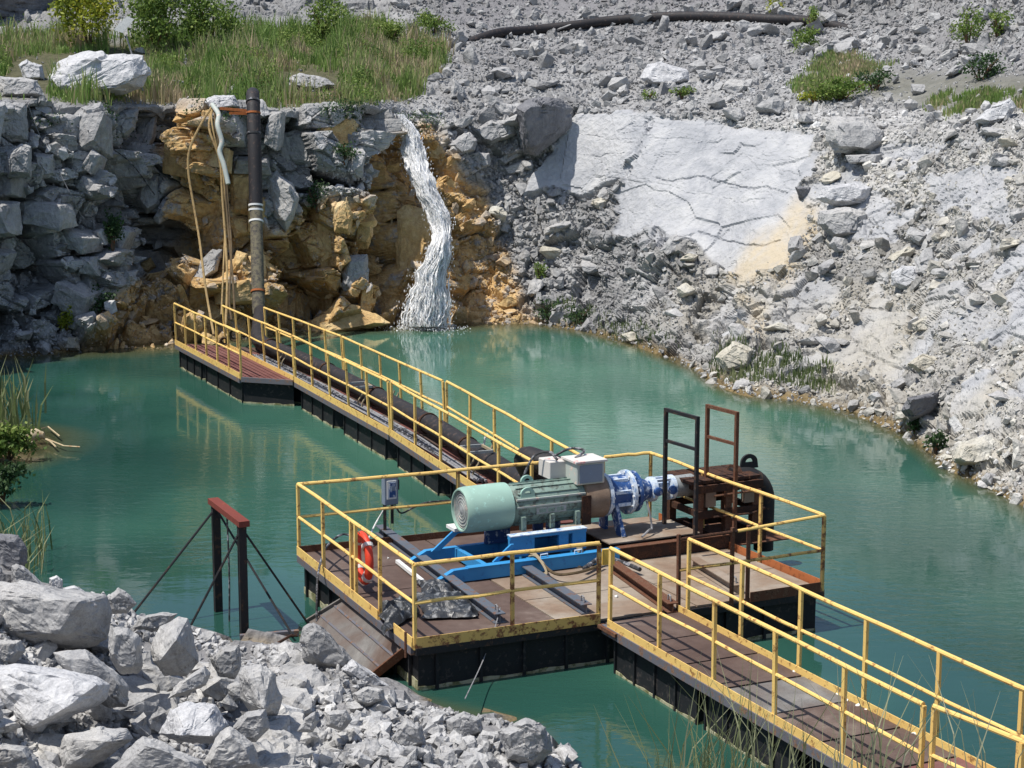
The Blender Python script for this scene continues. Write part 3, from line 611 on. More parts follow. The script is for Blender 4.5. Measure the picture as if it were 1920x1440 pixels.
def rel_label(x, y, what, pile):
    c = [l for l in LM if (l[1] > 1080) == pile]; l = min(c, key=lambda q: (q[0]-x)**2+(q[1]-y)**2); a = math.degrees(math.atan2(l[1]-y, x-l[0]))
    d = ['right of', 'above and right of', 'above', 'above and left of', 'left of', 'below and left of', 'below', 'below and right of'][int(((a+22.5) % 360)//45)]
    k = (d, l[2], what); USED[k] = USED.get(k, 0)+1; n = USED[k]
    pre = ['', 'another ', 'a third ', 'a fourth ', 'a fifth ', 'a sixth ', 'a seventh ', 'an eighth ', 'a ninth ', 'a tenth ', 'an eleventh ', 'a twelfth ', 'a thirteenth ', 'a fourteenth ', 'a fifteenth ', 'a sixteenth ', 'a seventeenth ', 'an eighteenth ', 'a nineteenth ', 'a twentieth ', 'yet another '][min(n-1, 20)] if n > 1 else ''
    return pre+what+' '+d+' the '+l[2]
# scatter on the quarry slopes
vis = (px_ > -80) & (px_ < 2000) & (py_ > -60) & (trow > 1.9) & (trow < 8.2)
dens = np.where(px_ > 900, 1., .22)*(1-.995*smooth(.0, .3, np.where(slab > msk(SLAB)+.05, slab*.55-.1, slab)))*np.where(soil > .3, .25, 1)*np.where(msk(ROAD) > .5, .25, 1)
dens = dens+1.2*cliffL*smooth(560, 640, py_)*smooth(350, 200, px_)+.9*smooth(700, 760, px_)*smooth(3, 5.2, trow)*(1-slab)*smooth(1.9, 5, trow)*(soil < .3)
RUB2 = [(610, 300), (700, 290), (705, 360), (640, 385), (600, 350)]; dens = np.maximum(dens, 2.0*msk(RUB2, -5, 8))
LRUB = [(170, 655), (200, 560), (290, 500), (340, 560), (330, 650)]; dens = np.maximum(dens, 1.6*msk(LRUB, -5, 8))
dens = dens*vis; cellw = np.gradient(cols)[None, :].repeat(nr, 0).ravel()*np.abs(np.gradient(PY, axis=0)).ravel(); dens = dens*cellw; pr = dens/dens.sum()
NR = 40000; pick = RNG.choice(len(P), NR, p=pr)
sz_px = 3.6+RNG.pareto(2.3, NR)*3.2; sz_px = np.clip(sz_px, 3.6, 36); dist = np.linalg.norm(Pd[pick]-np.array([0, 0, CAMZ]), axis=1)
sz = sz_px*dist/FPX*1.15; onsl = inpoly(px_[pick], py_[pick], SLAB) > 3; sz_px = np.where(onsl, 3.2, sz_px); sz = np.where(onsl, 3.2*dist/FPX, sz); order = np.argsort(-sz_px); pick = pick[order]; sz = sz[order]; szp = sz_px[order]
ps = Pd[pick]+nn_[pick]*(sz*.18)[:, None]
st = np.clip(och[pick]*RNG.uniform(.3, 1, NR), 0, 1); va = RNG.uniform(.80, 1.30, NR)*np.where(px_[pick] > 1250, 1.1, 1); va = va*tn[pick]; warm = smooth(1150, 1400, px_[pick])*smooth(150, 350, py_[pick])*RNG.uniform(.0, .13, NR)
cr_ = cream[pick]
NB = 120; nb_used = 0
for i in range(NB):
    X, Y_ = px_[pick[i]], py_[pick[i]]
    if inpoly(np.array([X]), np.array([Y_]), SLAB)[0] > -6: continue
    if och[pick[i]] > .4: m_, lb, gp = 'ochre', 'ochre stained rock on the cliff by the waterfall', 'ochre rocks on the cliff'
    elif X > 900 and Y_ > 230: m_, lb, gp = ('cream' if random.random() < .3 else 'boulder'), 'loose grey limestone rock lying on the slope right of the pond', 'rocks on the right slope'
    elif X > 900: m_, lb, gp = 'boulder', 'grey limestone rock in the rubble above the pale slab', 'rocks above the slab'
    else: m_, lb, gp = 'boulder', 'grey limestone rock on the left side of the quarry', 'rocks on the left side'
    w8 = 'wide' if szp[i] > 28 else ('middle sized' if szp[i] > 20 else 'small'); lb = rel_label(X, Y_, w8+' '+{'ochre': 'ochre', 'cream': 'cream', 'boulder': 'grey'}[m_]+' rock', False)
    rock_obj('rock', Vector(ps[i]), sz[i]*1.25, random.randrange(10), m_, lb, gp)
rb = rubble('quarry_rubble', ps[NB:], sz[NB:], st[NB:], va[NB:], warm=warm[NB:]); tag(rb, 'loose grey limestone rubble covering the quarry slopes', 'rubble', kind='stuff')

# traced rocks: outline in the photo, own distance, real size and thickness
def traced(name, poly, m, label, cat='boulder', bv=None, Y=None, prot=None, tx=0., ty=0., ridge=None, res=None, rough=.035, seed=1, group=None, back=None, kind=None, parent=None):
    cx = sum(p[0] for p in poly)/len(poly); cy = sum(p[1] for p in poly)/len(poly)
    Yc_ = Y if Y is not None else surf(cx, cy, bv).y
    pxm = FPX/Yc_; wpx = max(p[0] for p in poly)-min(p[0] for p in poly); hpx = max(p[1] for p in poly)-min(p[1] for p in poly); s_ = math.sqrt(wpx*hpx)/pxm
    pr_ = prot if prot is not None else s_*.35; bk = back if back is not None else s_*.55
    pts = []
    for x, y in poly: pts.append(at(x, y, Y=Yc_+tx*(x-cx)/pxm*.6+ty*(cy-y)/pxm*.6))
    for x, y in poly:
        k = .66; X, Y2 = cx+(x-cx)*k, cy+(y-cy)*k; pts.append(at(X, Y2, Y=Yc_-pr_+tx*(X-cx)/pxm+ty*(cy-Y2)/pxm))
        k = .75; X, Y2 = cx+(x-cx)*k, cy+(y-cy)*k; pts.append(at(X, Y2, Y=Yc_+bk))
    for x, y, dy in (ridge or []): pts.append(at(x, y, Y=Yc_+dy))
    V, F = bm_np(hull_pts(pts)); V, F = rockify(V, F, s_, res or max(.025, s_/28), seed, rough)
    b = Vector((V[:, 0].mean(), V[:, 1].mean(), V[:, 2].min())); me = mesh_from(name, V-np.array(b), F, m); var_attr(me, .95)
    o = bpy.data.objects.new(name, me); COL.objects.link(o); o.location = b; return tag(o, label, cat, group, kind)

FG = [
 ([(0, 1090), (42, 1092), (83, 1100), (137, 1115), (200, 1115), (210, 1150), (204, 1200), (167, 1214), (100, 1217), (40, 1212), (-30, 1190), (-40, 1110)], 21.3, [(150, 1128, -.75), (108, 1190, -.7), (30, 1180, -.45)], 'large blunt grey boulder topmost at the left of the foreground pile', 'boulder'),
 ([(-60, 1260), (0, 1246), (25, 1240), (112, 1252), (183, 1267), (206, 1283), (200, 1315), (137, 1350), (58, 1384), (20, 1355), (-60, 1330)], 18.9, [(120, 1330, -.75), (60, 1365, -.75), (180, 1285, -.5)], 'biggest pale boulder with a creamy right end, low at the left edge of the pile', 'boulder'),
 ([(198, 1122), (222, 1102), (245, 1115), (257, 1132), (240, 1152), (205, 1150)], 22.3, None, 'small upright pale rock beside the topmost left boulder', 'boulder'),
 ([(22, 1062), (30, 1056), (45, 1062), (92, 1105), (60, 1108), (22, 1095)], 22.8, None, 'sloping wedge of pale rock behind the topmost left boulder', 'boulder'),
 ([(92, 1084), (106, 1078), (117, 1087), (118, 1108), (94, 1106)], 23., None, 'small white rock block on the skyline of the pile', 'boulder'),
 ([(118, 1102), (140, 1097), (168, 1114), (150, 1122), (118, 1118)], 22.7, None, 'low flat white rock just left of the upright pale rock', 'boulder'),
 ([(203, 1190), (210, 1177), (240, 1174), (262, 1190), (268, 1250), (258, 1264), (225, 1264), (203, 1230)], 20.6, None, 'upright mottled grey boulder below the topmost left boulder', 'boulder'),
 ([(283, 1215), (300, 1175), (335, 1154), (353, 1158), (366, 1190), (373, 1240), (350, 1270), (310, 1268), (285, 1240)], 20.9, [(330, 1200, -.6), (300, 1238, -.5)], 'tall leaning grey boulder with a dark lower face left of the gantry', 'boulder'),
 ([(247, 1178), (262, 1156), (305, 1148), (334, 1150), (318, 1172), (285, 1186)], 21.8, None, 'flat topped grey rock behind the tall leaning boulder', 'boulder'),
 ([(314, 1310), (336, 1278), (384, 1248), (396, 1263), (388, 1285), (350, 1303)], 19.8, None, 'pointed wedge rock lying under the tall leaning boulder', 'boulder'),
 ([(394, 1235), (415, 1212), (448, 1208), (454, 1250), (440, 1274), (408, 1270)], 21.2, None, 'square grey boulder right of the tall leaning boulder', 'boulder'),
 ([(446, 1262), (455, 1246), (490, 1243), (515, 1262), (532, 1310), (520, 1342), (480, 1346), (452, 1310)], 20.3, [(495, 1330, -.5)], 'large rounded speckled grey boulder in the middle of the pile', 'boulder'),
 ([(298, 1375), (318, 1330), (350, 1316), (405, 1320), (430, 1360), (402, 1394), (335, 1394)], 18.6, [(340, 1378, -.5), (400, 1380, -.45)], 'broad pale boulder with a ridge, low in the pile centre', 'boulder'),
 ([(383, 1428), (412, 1372), (432, 1360), (475, 1395), (490, 1440), (430, 1455), (390, 1450)], 18.0, None, 'peaked grey boulder at the bottom edge of the photo', 'boulder'),
 ([(430, 1370), (460, 1335), (498, 1329), (507, 1365), (480, 1394), (448, 1390)], 18.9, None, 'smooth grey boulder tucked behind the peaked one', 'boulder'),
 ([(105, 1412), (120, 1378), (190, 1360), (238, 1366), (250, 1385), (205, 1418), (160, 1450), (110, 1450)], 18.0, [(200, 1390, -.4)], 'flat slabby boulder below the biggest pale boulder', 'boulder'),
 ([(195, 1450), (245, 1400), (268, 1380), (310, 1392), (380, 1425), (405, 1465), (300, 1490), (200, 1480)], 17.4, None, 'wide boulder cut by the bottom edge left of the peaked one', 'boulder'),
 ([(-40, 1215), (0, 1200), (40, 1200), (49, 1220), (25, 1247), (-40, 1250)], 20., None, 'rounded grey rock at the left edge between the two big boulders', 'boulder'),
 ([(-40, 1400), (0, 1393), (50, 1398), (72, 1425), (80, 1470), (-40, 1480)], 17.5, None, 'grey rock in the bottom left corner', 'boulder'),
 ([(562, 1205), (570, 1178), (588, 1167), (612, 1180), (628, 1212), (668, 1245), (665, 1264), (600, 1258), (565, 1235)], 23.2, None, 'long mottled boulder leaning on the foot of the ramp plate', 'boulder'),
 ([(-40, 1003), (0, 1000), (35, 1004), (50, 1030), (50, 1064), (20, 1085), (-40, 1090)], 23.5, None, 'dark shaded rock at the left edge above the pile', 'boulder'),
 ([(556, 1372), (572, 1345), (592, 1333), (600, 1350), (586, 1374)], 19.4, None, 'small smooth egg shaped rock in the small rubble', 'boulder'),
 ([(610, 1335), (650, 1330), (662, 1350), (640, 1372), (610, 1362)], 20.2, None, 'middle sized angular rock in the small rubble right of the egg shaped rock', 'boulder'),
 ([(735, 1380), (760, 1345), (790, 1360), (800, 1395), (770, 1412), (740, 1405)], 20.0, None, 'sharp triangular rock near the right end of the pile', 'boulder'),
 ([(660, 1300), (690, 1285), (720, 1292), (722, 1312), (690, 1325), (665, 1318)], 21.4, None, 'flat grey rock near the water below the ramp plate', 'boulder'),
 ([(835, 1350), (870, 1335), (905, 1345), (910, 1375), (870, 1390), (840, 1380)], 20.8, None, 'angular grey rock at the middle of the pile tip', 'boulder'),
 ([(935, 1370), (985, 1345), (1025, 1362), (1038, 1410), (1000, 1440), (950, 1425)], 20.2, None, 'squat grey rock at the right tip of the pile', 'boulder'),
 ([(60, 1290+40), (0, 1365), (30, 1395), (100, 1372), (140, 1352), (120, 1338)], 18.9, None, 'shadowed rock wedged beneath the biggest pale boulder', 'boulder'),
 ([(100, 1222), (160, 1218), (215, 1255), (245, 1290), (238, 1325), (205, 1330), (180, 1270), (110, 1245)], 19.6, None, 'long shadowed boulder between the topmost and the biggest boulders', 'boulder'),
 ([(640, 1255), (660, 1235), (700, 1262), (735, 1290), (720, 1300), (680, 1285)], 22.6, None, 'pale narrow rock along the lower edge of the ramp plate', 'boulder'),
]
for i, (poly, Yr, rg, lb, m_) in enumerate(FG):
    traced('boulder', poly, 'darkrock_and_shade' if i == 20 else 'pale' if i in (1, 4, 5, 12, 29) else 'rock' if i in (6, 19, 10) else m_, lb, Y=Yr, ridge=rg, seed=40+i, rough=.032)

CL = [  # left cliff and around the waterfall
 ([(62, 218), (95, 210), (155, 213), (157, 262), (125, 278), (85, 264), (68, 240)], .3, .1, 'rock', 'broad grey block with a wavy lower edge, second from the left on the cliff rim'),
 ([(-10, 192), (48, 194), (55, 265), (-10, 262)], .3, 0, 'rock', 'square grey block at the top left corner of the cliff'),
 ([(153, 202), (190, 190), (197, 205), (190, 246), (165, 246)], .3, .1, 'rock', 'narrow upright block in the cliff rim under the big boulder'),
 ([(238, 292), (255, 245), (270, 205), (282, 197), (299, 210), (290, 262), (275, 294)], -.5, .5, 'boulder', 'pale leaning slab catching the sun high on the left cliff'),
 ([(165, 278), (190, 267), (228, 290), (215, 298), (170, 295)], -.2, .5, 'boulder', 'small pale triangular ledge block left of the leaning slab'),
 ([(190, 215), (262, 203), (256, 240), (235, 258), (195, 240)], .2, .2, 'rock', 'grey jointed block left of the pale leaning slab'),
 ([(14, 285), (40, 268), (58, 276), (60, 335), (14, 332)], .1, 0, 'rock', 'squarish block low under the top left corner block'),
 ([(62, 285), (100, 290), (105, 330), (64, 338)], .4, 0, 'rock', 'dark grey block right of the squarish block'),
 ([(262, 332), (298, 325), (300, 388), (275, 402), (256, 375)], -.1, .2, 'rock', 'grey block with a flat face in the middle of the left cliff'),
 ([(432, 320), (470, 318), (470, 405), (434, 405)], -.2, .1, 'ochre', 'bright ochre block just left of the upright pipe'),
 ([(430, 405), (468, 405), (470, 440), (440, 445)], 0, .2, 'ochre', 'brown stained block under the bright ochre block'),
 ([(500, 330), (520, 320), (548, 340), (562, 370), (552, 410), (536, 437), (510, 405)], -.3, .2, 'boulder', 'rounded grey boulder just right of the upright pipe'),
 ([(508, 252), (560, 240), (588, 234), (590, 315), (515, 312)], -.2, .1, 'boulder', 'large squared grey block near the cliff rim right of the pipe'),
 ([(592, 235), (650, 215), (672, 232), (668, 265), (640, 290), (596, 312)], .6, 0, 'ochre', 'shaded brown block right of the large squared block'),
 ([(586, 392), (620, 375), (642, 418), (636, 480), (600, 520), (583, 480)], -.2, .2, 'ochre', 'large ochre block halfway between pipe and waterfall'),
 ([(664, 376), (695, 372), (700, 440), (690, 468), (662, 462)], -.3, .1, 'ochre', 'tall ochre pillar block left of the dark gully'),
 ([(620, 382), (650, 368), (664, 400), (656, 442), (626, 436)], .1, .2, 'ochre', 'ochre block left of the tall pillar block'),
 ([(500, 442), (578, 436), (584, 500), (560, 532), (500, 522)], .4, -.1, 'ochre', 'big shaded brown block beside the lower pipe'),
 ([(650, 480), (690, 476), (690, 535), (660, 560), (640, 540)], .2, .1, 'rock', 'cracked grey block below the tall pillar block'),
 ([(720, 345), (742, 337), (765, 348), (768, 370), (735, 380), (718, 365)], -.2, .4, 'ochre', 'smooth ochre slab left of the falling water'),
 ([(728, 314), (742, 309), (751, 318), (746, 328), (732, 328)], 0, 0, 'ochre', 'small round ochre stone left of the falling water'),
 ([(742, 395), (760, 380), (800, 388), (812, 430), (800, 485), (768, 545), (735, 585), (738, 480)], -.2, .15, 'ochre', 'great ochre outcrop left of the waterfall foot'),
 ([(557, 628), (580, 598), (640, 563), (700, 588), (732, 606), (690, 616), (600, 634)], -.1, .6, 'ochre', 'low ochre mound at the waterline left of the waterfall'),
 ([(575, 540), (597, 531), (602, 572), (588, 592), (570, 578)], -.2, 0, 'ochre', 'narrow ochre pillar at the cliff foot'),
 ([(262, 492), (283, 482), (293, 500), (276, 513), (262, 506)], 0, 0, 'ochre', 'round orange stone on the ochre scree'),
 ([(335, 525), (398, 466), (415, 470), (408, 508), (352, 548)], -.3, .6, 'rock', 'slanting grey slab on top of the ochre scree'),
 ([(340, 560), (380, 545), (420, 560), (425, 600), (350, 640)], 0, .5, 'ochre', 'ochre ledge behind the walkway landing'),
 ([(840, 272), (880, 245), (897, 262), (890, 282), (862, 292)], .1, .3, 'boulder', 'grey boulder highest of the cluster right of the waterfall'),
 ([(878, 243), (920, 222), (966, 228), (966, 252), (920, 272), (900, 266)], .3, .4, 'boulder', 'broad flat boulder above the cluster right of the waterfall'),
 ([(935, 316), (984, 298), (990, 320), (950, 331)], -.1, .3, 'boulder', 'lowest wedge in the boulder cluster left of the slab'),
 ([(925, 302), (974, 268), (982, 290), (942, 313)], -.1, .4, 'boulder', 'leaning wedge second from bottom in the boulder cluster'),
 ([(873, 312), (898, 286), (918, 286), (921, 310), (890, 323)], .1, .2, 'boulder', 'squat boulder at the lower left of the cluster'),
 ([(797, 285), (810, 260), (826, 262), (839, 290), (825, 306), (802, 302)], -.1, .2, 'ochre', 'golden ochre boulder right beside the waterfall top'),
 ([(842, 187), (850, 146), (870, 165), (876, 188)], .3, .2, 'boulder', 'pointed rock standing in the rubble above the cluster'),
 ([(1200, 147), (1214, 121), (1240, 114), (1290, 130), (1299, 150), (1270, 161), (1215, 159)], -.1, .5, 'pale', 'large pale boulder in the rubble above the slab'),
 ([(1547, 240), (1560, 219), (1620, 220), (1660, 245), (1661, 268), (1630, 288), (1565, 286), (1548, 265)], 0, .5, 'boulder', 'overhanging layered boulder at the top right of the slab'),
 ([(1585, 291), (1655, 288), (1650, 306), (1592, 306)], 0, .4, 'boulder', 'thin slab under the overhanging layered boulder'),
 ([(1490, 350), (1520, 350), (1522, 372), (1500, 376)], .4, -.2, 'darkrock_and_shade', 'small dark block at the right edge of the slab'),
 ([(1822, 228), (1860, 200), (1895, 183), (1906, 200), (1890, 226), (1850, 234)], -.2, .4, 'pale', 'pale peaked boulder at the top right'),
 ([(1690, 770), (1700, 745), (1722, 748), (1762, 733), (1772, 750), (1745, 782), (1708, 788)], .9, -.4, 'darkrock_and_shade', 'dark shaded boulder on the right shore'),
 ([(1783, 862), (1800, 832), (1850, 815), (1886, 835), (1872, 862), (1830, 874), (1800, 872)], 0, .5, 'cream', 'large pale boulder near the waterline at the right'),
 ([(1708, 607), (1738, 591), (1756, 605), (1745, 623), (1715, 621)], -.1, .3, 'cream', 'rounded cream boulder halfway up the right slope'),
 ([(1700, 682), (1730, 664), (1766, 672), (1765, 696), (1725, 701)], -.1, .3, 'cream', 'blocky cream boulder below the rounded cream one'),
 ([(1340, 670), (1375, 640), (1412, 655), (1408, 690), (1360, 700)], -.1, .3, 'cream', 'rounded boulder at the edge of the shore grass'),
 ([(1670, 510), (1690, 498), (1720, 500), (1730, 530), (1700, 545), (1672, 535)], -.3, .4, 'pale', 'white sunlit boulder on the right slope'),
 ([(1530, 372), (1545, 350), (1600, 340), (1632, 352), (1625, 380), (1560, 385)], -.1, .3, 'pale', 'flat pale plate under the overhanging boulder'),
 ([(1535, 395), (1600, 388), (1628, 400), (1620, 440), (1560, 448), (1532, 420)], -.1, .3, 'boulder', 'lower flat grey plate right of the slab edge'),
 ([(88, 145), (108, 116), (150, 100), (230, 97), (272, 102), (281, 140), (270, 165), (230, 178), (120, 184), (95, 168)], .1, .35, 'pale', 'huge flat topped boulder on the bench above the left cliff'),
 ([(35, 122), (50, 112), (80, 122), (83, 150), (45, 152)], -.1, .2, 'pale', 'pale cube shaped rock left of the huge bench boulder'),
 ([(-5, 142), (30, 146), (70, 150), (86, 182), (-5, 184)], 0, .3, 'boulder', 'low grey rock under the pale cube shaped rock'),
 ([(536, 148), (560, 136), (610, 146), (632, 160), (600, 171), (545, 162)], 0, .5, 'boulder', 'flat grey rock lying in the grass above the pipe'),
 ([(375, 192), (400, 178), (440, 178), (450, 200), (400, 208)], 0, .5, 'pale', 'white rock on the rim where the hoses start'),
 ([(70, 640), (82, 615), (105, 612), (112, 640), (90, 655)], -.1, .3, 'boulder', 'pale rock at the left waterline'),
 ([(100, 655), (118, 628), (145, 632), (150, 658)], -.1, .3, 'cream', 'cream rock at the left waterline nearer the scree'),
]
BI = 27
for i, (poly, tx, ty, m_, lb) in enumerate(CL):
    mx_, my_ = sum(q[0] for q in poly)/len(poly), max(q[1] for q in poly); Yt = None
    if i > 26: Yt = surf(mx_, my_-3).y+.15-(.5 if 'overhang' in lb or 'thin slab' in lb else 0)
    traced('boulder' if i > 26 else 'cliff_block', poly, m_, lb, cat='boulder' if i > 26 else 'rock', tx=tx, ty=ty, Y=Yt, seed=90+i, prot=.3 if i < 27 else None, rough=.04)
for poly_, lb_, sd_2 in (([(-60, -40), (60, -45), (132, -30), (128, 30), (95, 60), (30, 68), (-60, 60)], 'added rock bank coloured dark as shade in the top left corner', 5), ([(400, -40), (500, -50), (580, -35), (585, 12), (520, 28), (430, 20), (395, 0)], 'added rock bank coloured dark as shade at the top between the green bushes', 6)):
    traced('boulder', poly_, 'darkrock_and_shade', lb_, tx=1.0, ty=-.5, seed=sd_2, rough=.12, prot=.6)  # mounds added and coloured dark to stand for shaded rubble
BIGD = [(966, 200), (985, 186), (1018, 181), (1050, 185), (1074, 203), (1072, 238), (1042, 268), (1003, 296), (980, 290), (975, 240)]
traced('boulder', BIGD, 'darkrock_and_shade', 'biggest dark faced boulder hanging over the left end of the pale slab', tx=1.3, ty=-.2, prot=.7, Y=surf(1000, 285).y-.45, seed=77, ridge=[(985, 205, -.9), (982, 270, -.6)])  # dark stone colour also deepens the shade on its right face

# jointed blocks of the left cliff, each one a part of the rock face
def baseY(px, py):
    j = int(np.argmin(abs(cols-px))); m = (tt >= 2) & (tt <= 5.02); return float(np.interp(-py, -PY[m, j], YY[m, j]))
rj = random.Random(99); yrow = 640; nblk = 0
while yrow > 205:
    hpx = rj.uniform(36, 88); xcur = -70+rj.uniform(0, 40)
    while xcur < 742:
        wpx = rj.choice([rj.uniform(24, 48), rj.uniform(45, 105)]); hpx_ = hpx; hh_ = hpx*rj.uniform(.65, 1.35); cx, cy = xcur+wpx/2, yrow-hpx/2+10*math.sin(cx*.013) if False else yrow-hpx/2; sl = .10*(cx-300)*0
        xcur += wpx+rj.uniform(-3, 5); cyy = cy+8*math.sin(cx*.012+yrow*.02)
        if cyy+hpx*.4 > np.interp(cx, [0, 200, 400, 700], [640, 630, 610, 590]): continue
        if cyy-hpx/2 < 192 or rj.random() < .22: continue
        if inpoly(np.array([cx]), np.array([cyy]), LR_)[0] > -15 or any(inpoly(np.array([cx]), np.array([cyy]), q)[0] > -14 for q in REC): continue
        if cx > 690 and cyy > 260: continue
        if any(inpoly(np.array([cx]), np.array([cyy]), q[0])[0] > -8 for q in CL[:27]): continue
        och_ = inpoly(np.array([cx]), np.array([cyy]), OCH)[0] > rj.uniform(-20, 25); Yb = baseY(cx, cyy)-rj.uniform(.02, .55)
        pm = FPX/Yb; hx, hz, dp = wpx/2/pm*.97, hh_/2/pm*.97, .5; c = at(cx, cyy+rj.uniform(-9, 9), Y=Yb+.25); yaw = rj.uniform(-.45, .35); rollb = rj.gauss(.10, .20); pit = rj.uniform(-.16, .06)
        Rm_ = Matrix.Rotation(yaw, 3, 'Z') @ Matrix.Rotation(pit, 3, 'X') @ Matrix.Rotation(rollb, 3, 'Y'); pts = []
        for a_x in (-1, 1):
            for a_y in (-1, 1):
                for a_z in (-1, 1): pts.append(c+Rm_@Vector((a_x*hx*rj.uniform(.58, 1.06), a_y*dp*rj.uniform(.7, 1.15), a_z*hz*rj.uniform(.60, 1.08))))
        for _q in range(rj.choice([0, 1, 1, 2])): pts.append(c+Rm_@Vector((rj.uniform(-.8, .8)*hx, -dp*rj.uniform(1.1, 1.45), rj.uniform(-.6, .6)*hz)))
        V, F = bm_np(hull_pts(pts)); V, F = rockify(V, F, math.sqrt(hx*hz)*2, .06, 700+nblk, .034, 2400)
        me = mesh_from('rock_block', V-np.array(c), F, 'ochre' if och_ else ('boulder' if rj.random() < .25 else 'rock')); var_attr(me, rj.uniform(.75, 1.1)); ob = bpy.data.objects.new('rock_block', me); COL.objects.link(ob); ob.parent = terr; ob.location = c; nblk += 1
    yrow -= hpx*.86
# rocks of the pile: individuals by size, the rest joined
cand = []
rr = random.Random(5)
while len(cand) < 7000:
    X, Y_ = rr.uniform(-8, 1.3), rr.uniform(15.6, 26.5)
    h = BN.ray_cast(Vector((X, Y_, 12)), Vector((0, 0, -1)))
    if h[0] is None or h[0].z < -.25: continue
    qx, qy = topx(h[0]); 
    if qy > 1500 or qx < -90: continue
    s_ = min(.85, .075*(rr.paretovariate(1.45))); 
    s_ = min(s_, .25 if qx > 560 else .56)
    if qx < 560: s_ *= 1.25
    if qy-s_*.55*FPX/Y_ < np.interp(qx, [-90, 0, 60, 130, 200, 260, 330, 380, 450, 560, 600, 640, 700, 780, 880, 1000, 1045], [1040, 1062, 1095, 1106, 1110, 1150, 1150, 1182, 1207, 1205, 1190, 1245, 1290, 1320, 1335, 1355, 1400]): continue
    if s_ > .13 and any(inpoly(np.array([qx]), np.array([qy]), f[0])[0] > -12 for f in FG): continue
    cand.append((s_, h[0], qx, qy))
cand.sort(key=lambda c: -c[0])
for s_, p, qx, qy in cand[:125]:
    side = 'in the large rocks' if qx < 500 else 'in the small rubble'
    if qx < 300: lb, gp = 'grey limestone rock at the left of the foreground pile', 'rocks at the left of the pile'
    elif qx < 600: lb, gp = 'grey limestone rock in the middle of the foreground pile', 'rocks in the middle of the pile'
    else: lb, gp = 'grey limestone rock toward the right tip of the foreground pile', 'rocks at the right of the pile'
    lb = rel_label(qx, qy, ('large' if s_ > .4 else 'middle sized' if s_ > .25 else 'small')+' grey rock', True)
    rock_obj('rock', p+Vector((0, 0, s_*.18)), s_*1.15, random.randrange(10), 'boulder', lb, gp)
cp = np.array([c[1][:] for c in cand[125:]]); cs = np.array([c[0] for c in cand[125:]]); cp[:, 2] += cs*.25
o = rubble('pile_rubble', cp, cs*1.15, None, RNG.uniform(.95, 1.4, len(cs)), lib=MED); tag(o, 'small broken limestone filling the foreground pile', 'rubble', kind='stuff')

#@@PART2
# ------------------------------------------------------------ railings and floats
def W(x, y, z=DECK): return Vector((x, y, z))
def L2(px, py, z=DECK): p = at(px, py, z); return Vector((p.x, p.y, z))
POSTMESH = {}
def post_obj(parent, p, h, m='yellow', w_=.045, lean=(0, 0)):
    k = (round(h, 2), m, w_)
    if k not in POSTMESH:
        b = MB().hexa([(-w_/2, -w_/2, 0), (w_/2, -w_/2, 0), (w_/2, w_/2, 0), (-w_/2, w_/2, 0)], [(-w_/2, -w_/2, h), (w_/2, -w_/2, h), (w_/2, w_/2, h), (-w_/2, w_/2, h)])
        t = b.build('post', m); POSTMESH[k] = t.data; t.parent = parent; o = t
    else:
        o = bpy.data.objects.new('post', POSTMESH[k]); COL.objects.link(o); o.parent = parent
    o.location = Vector(p)-off(parent); o.rotation_euler = (lean[0]+random.gauss(0, .007), lean[1]+random.gauss(0, .007), random.uniform(0, .3)+.4); return o
def bent(A, B, k):
    n = 6; return [A.lerp(B, i/n)+(Vector((random.uniform(-k, k), random.uniform(-k, k), random.uniform(-k, k)*.8)) if 0 < i < n else Vector((0, 0, 0))) for i in range(n+1)]
def railing(parent, a, b, n, h=1.1, m='yellow', z=DECK, mid=True, top=True, toe=None, posts=None, lean=(0, 0), pm=None, sag=0, ext=(0, 0), midext=(0, 0)):
    a, b = Vector((a[0], a[1], z)), Vector((b[0], b[1], z)); d = (b-a).normalized(); sh = Vector((math.sin(lean[1])*h, -math.sin(lean[0])*h, 0))
    ts = posts if posts is not None else [i/(n-1) for i in range(n)]
    for t in ts: post_obj(parent, a.lerp(b, t)+Vector((0, 0, -.06)), h+.05, pm or m, lean=lean)
    H = Vector((0, 0, h))+sh; A, B = a+H-d*ext[0], b+H+d*ext[1]
    if top: MB().tube(bent(A, B, .012), .029, 8).build('top_rail', m, parent, smooth=True)
    H = Vector((0, 0, h*.52))+sh*.52; A, B = a+H-d*midext[0], b+H+d*midext[1]
    if mid: MB().tube(bent(A, B, .016), .025, 8).build('mid_rail', m, parent, smooth=True)
    if toe:
        n_ = Vector((d.y, -d.x, 0))*.035
        for (t0, t1, tm) in toe:
            p, q = a.lerp(b, t0)+n_, a.lerp(b, t1)+n_; MB().beam(p+Vector((0, 0, .035)), q+Vector((0, 0, .035)), .012, .15).build('toe_plate', tm, parent)
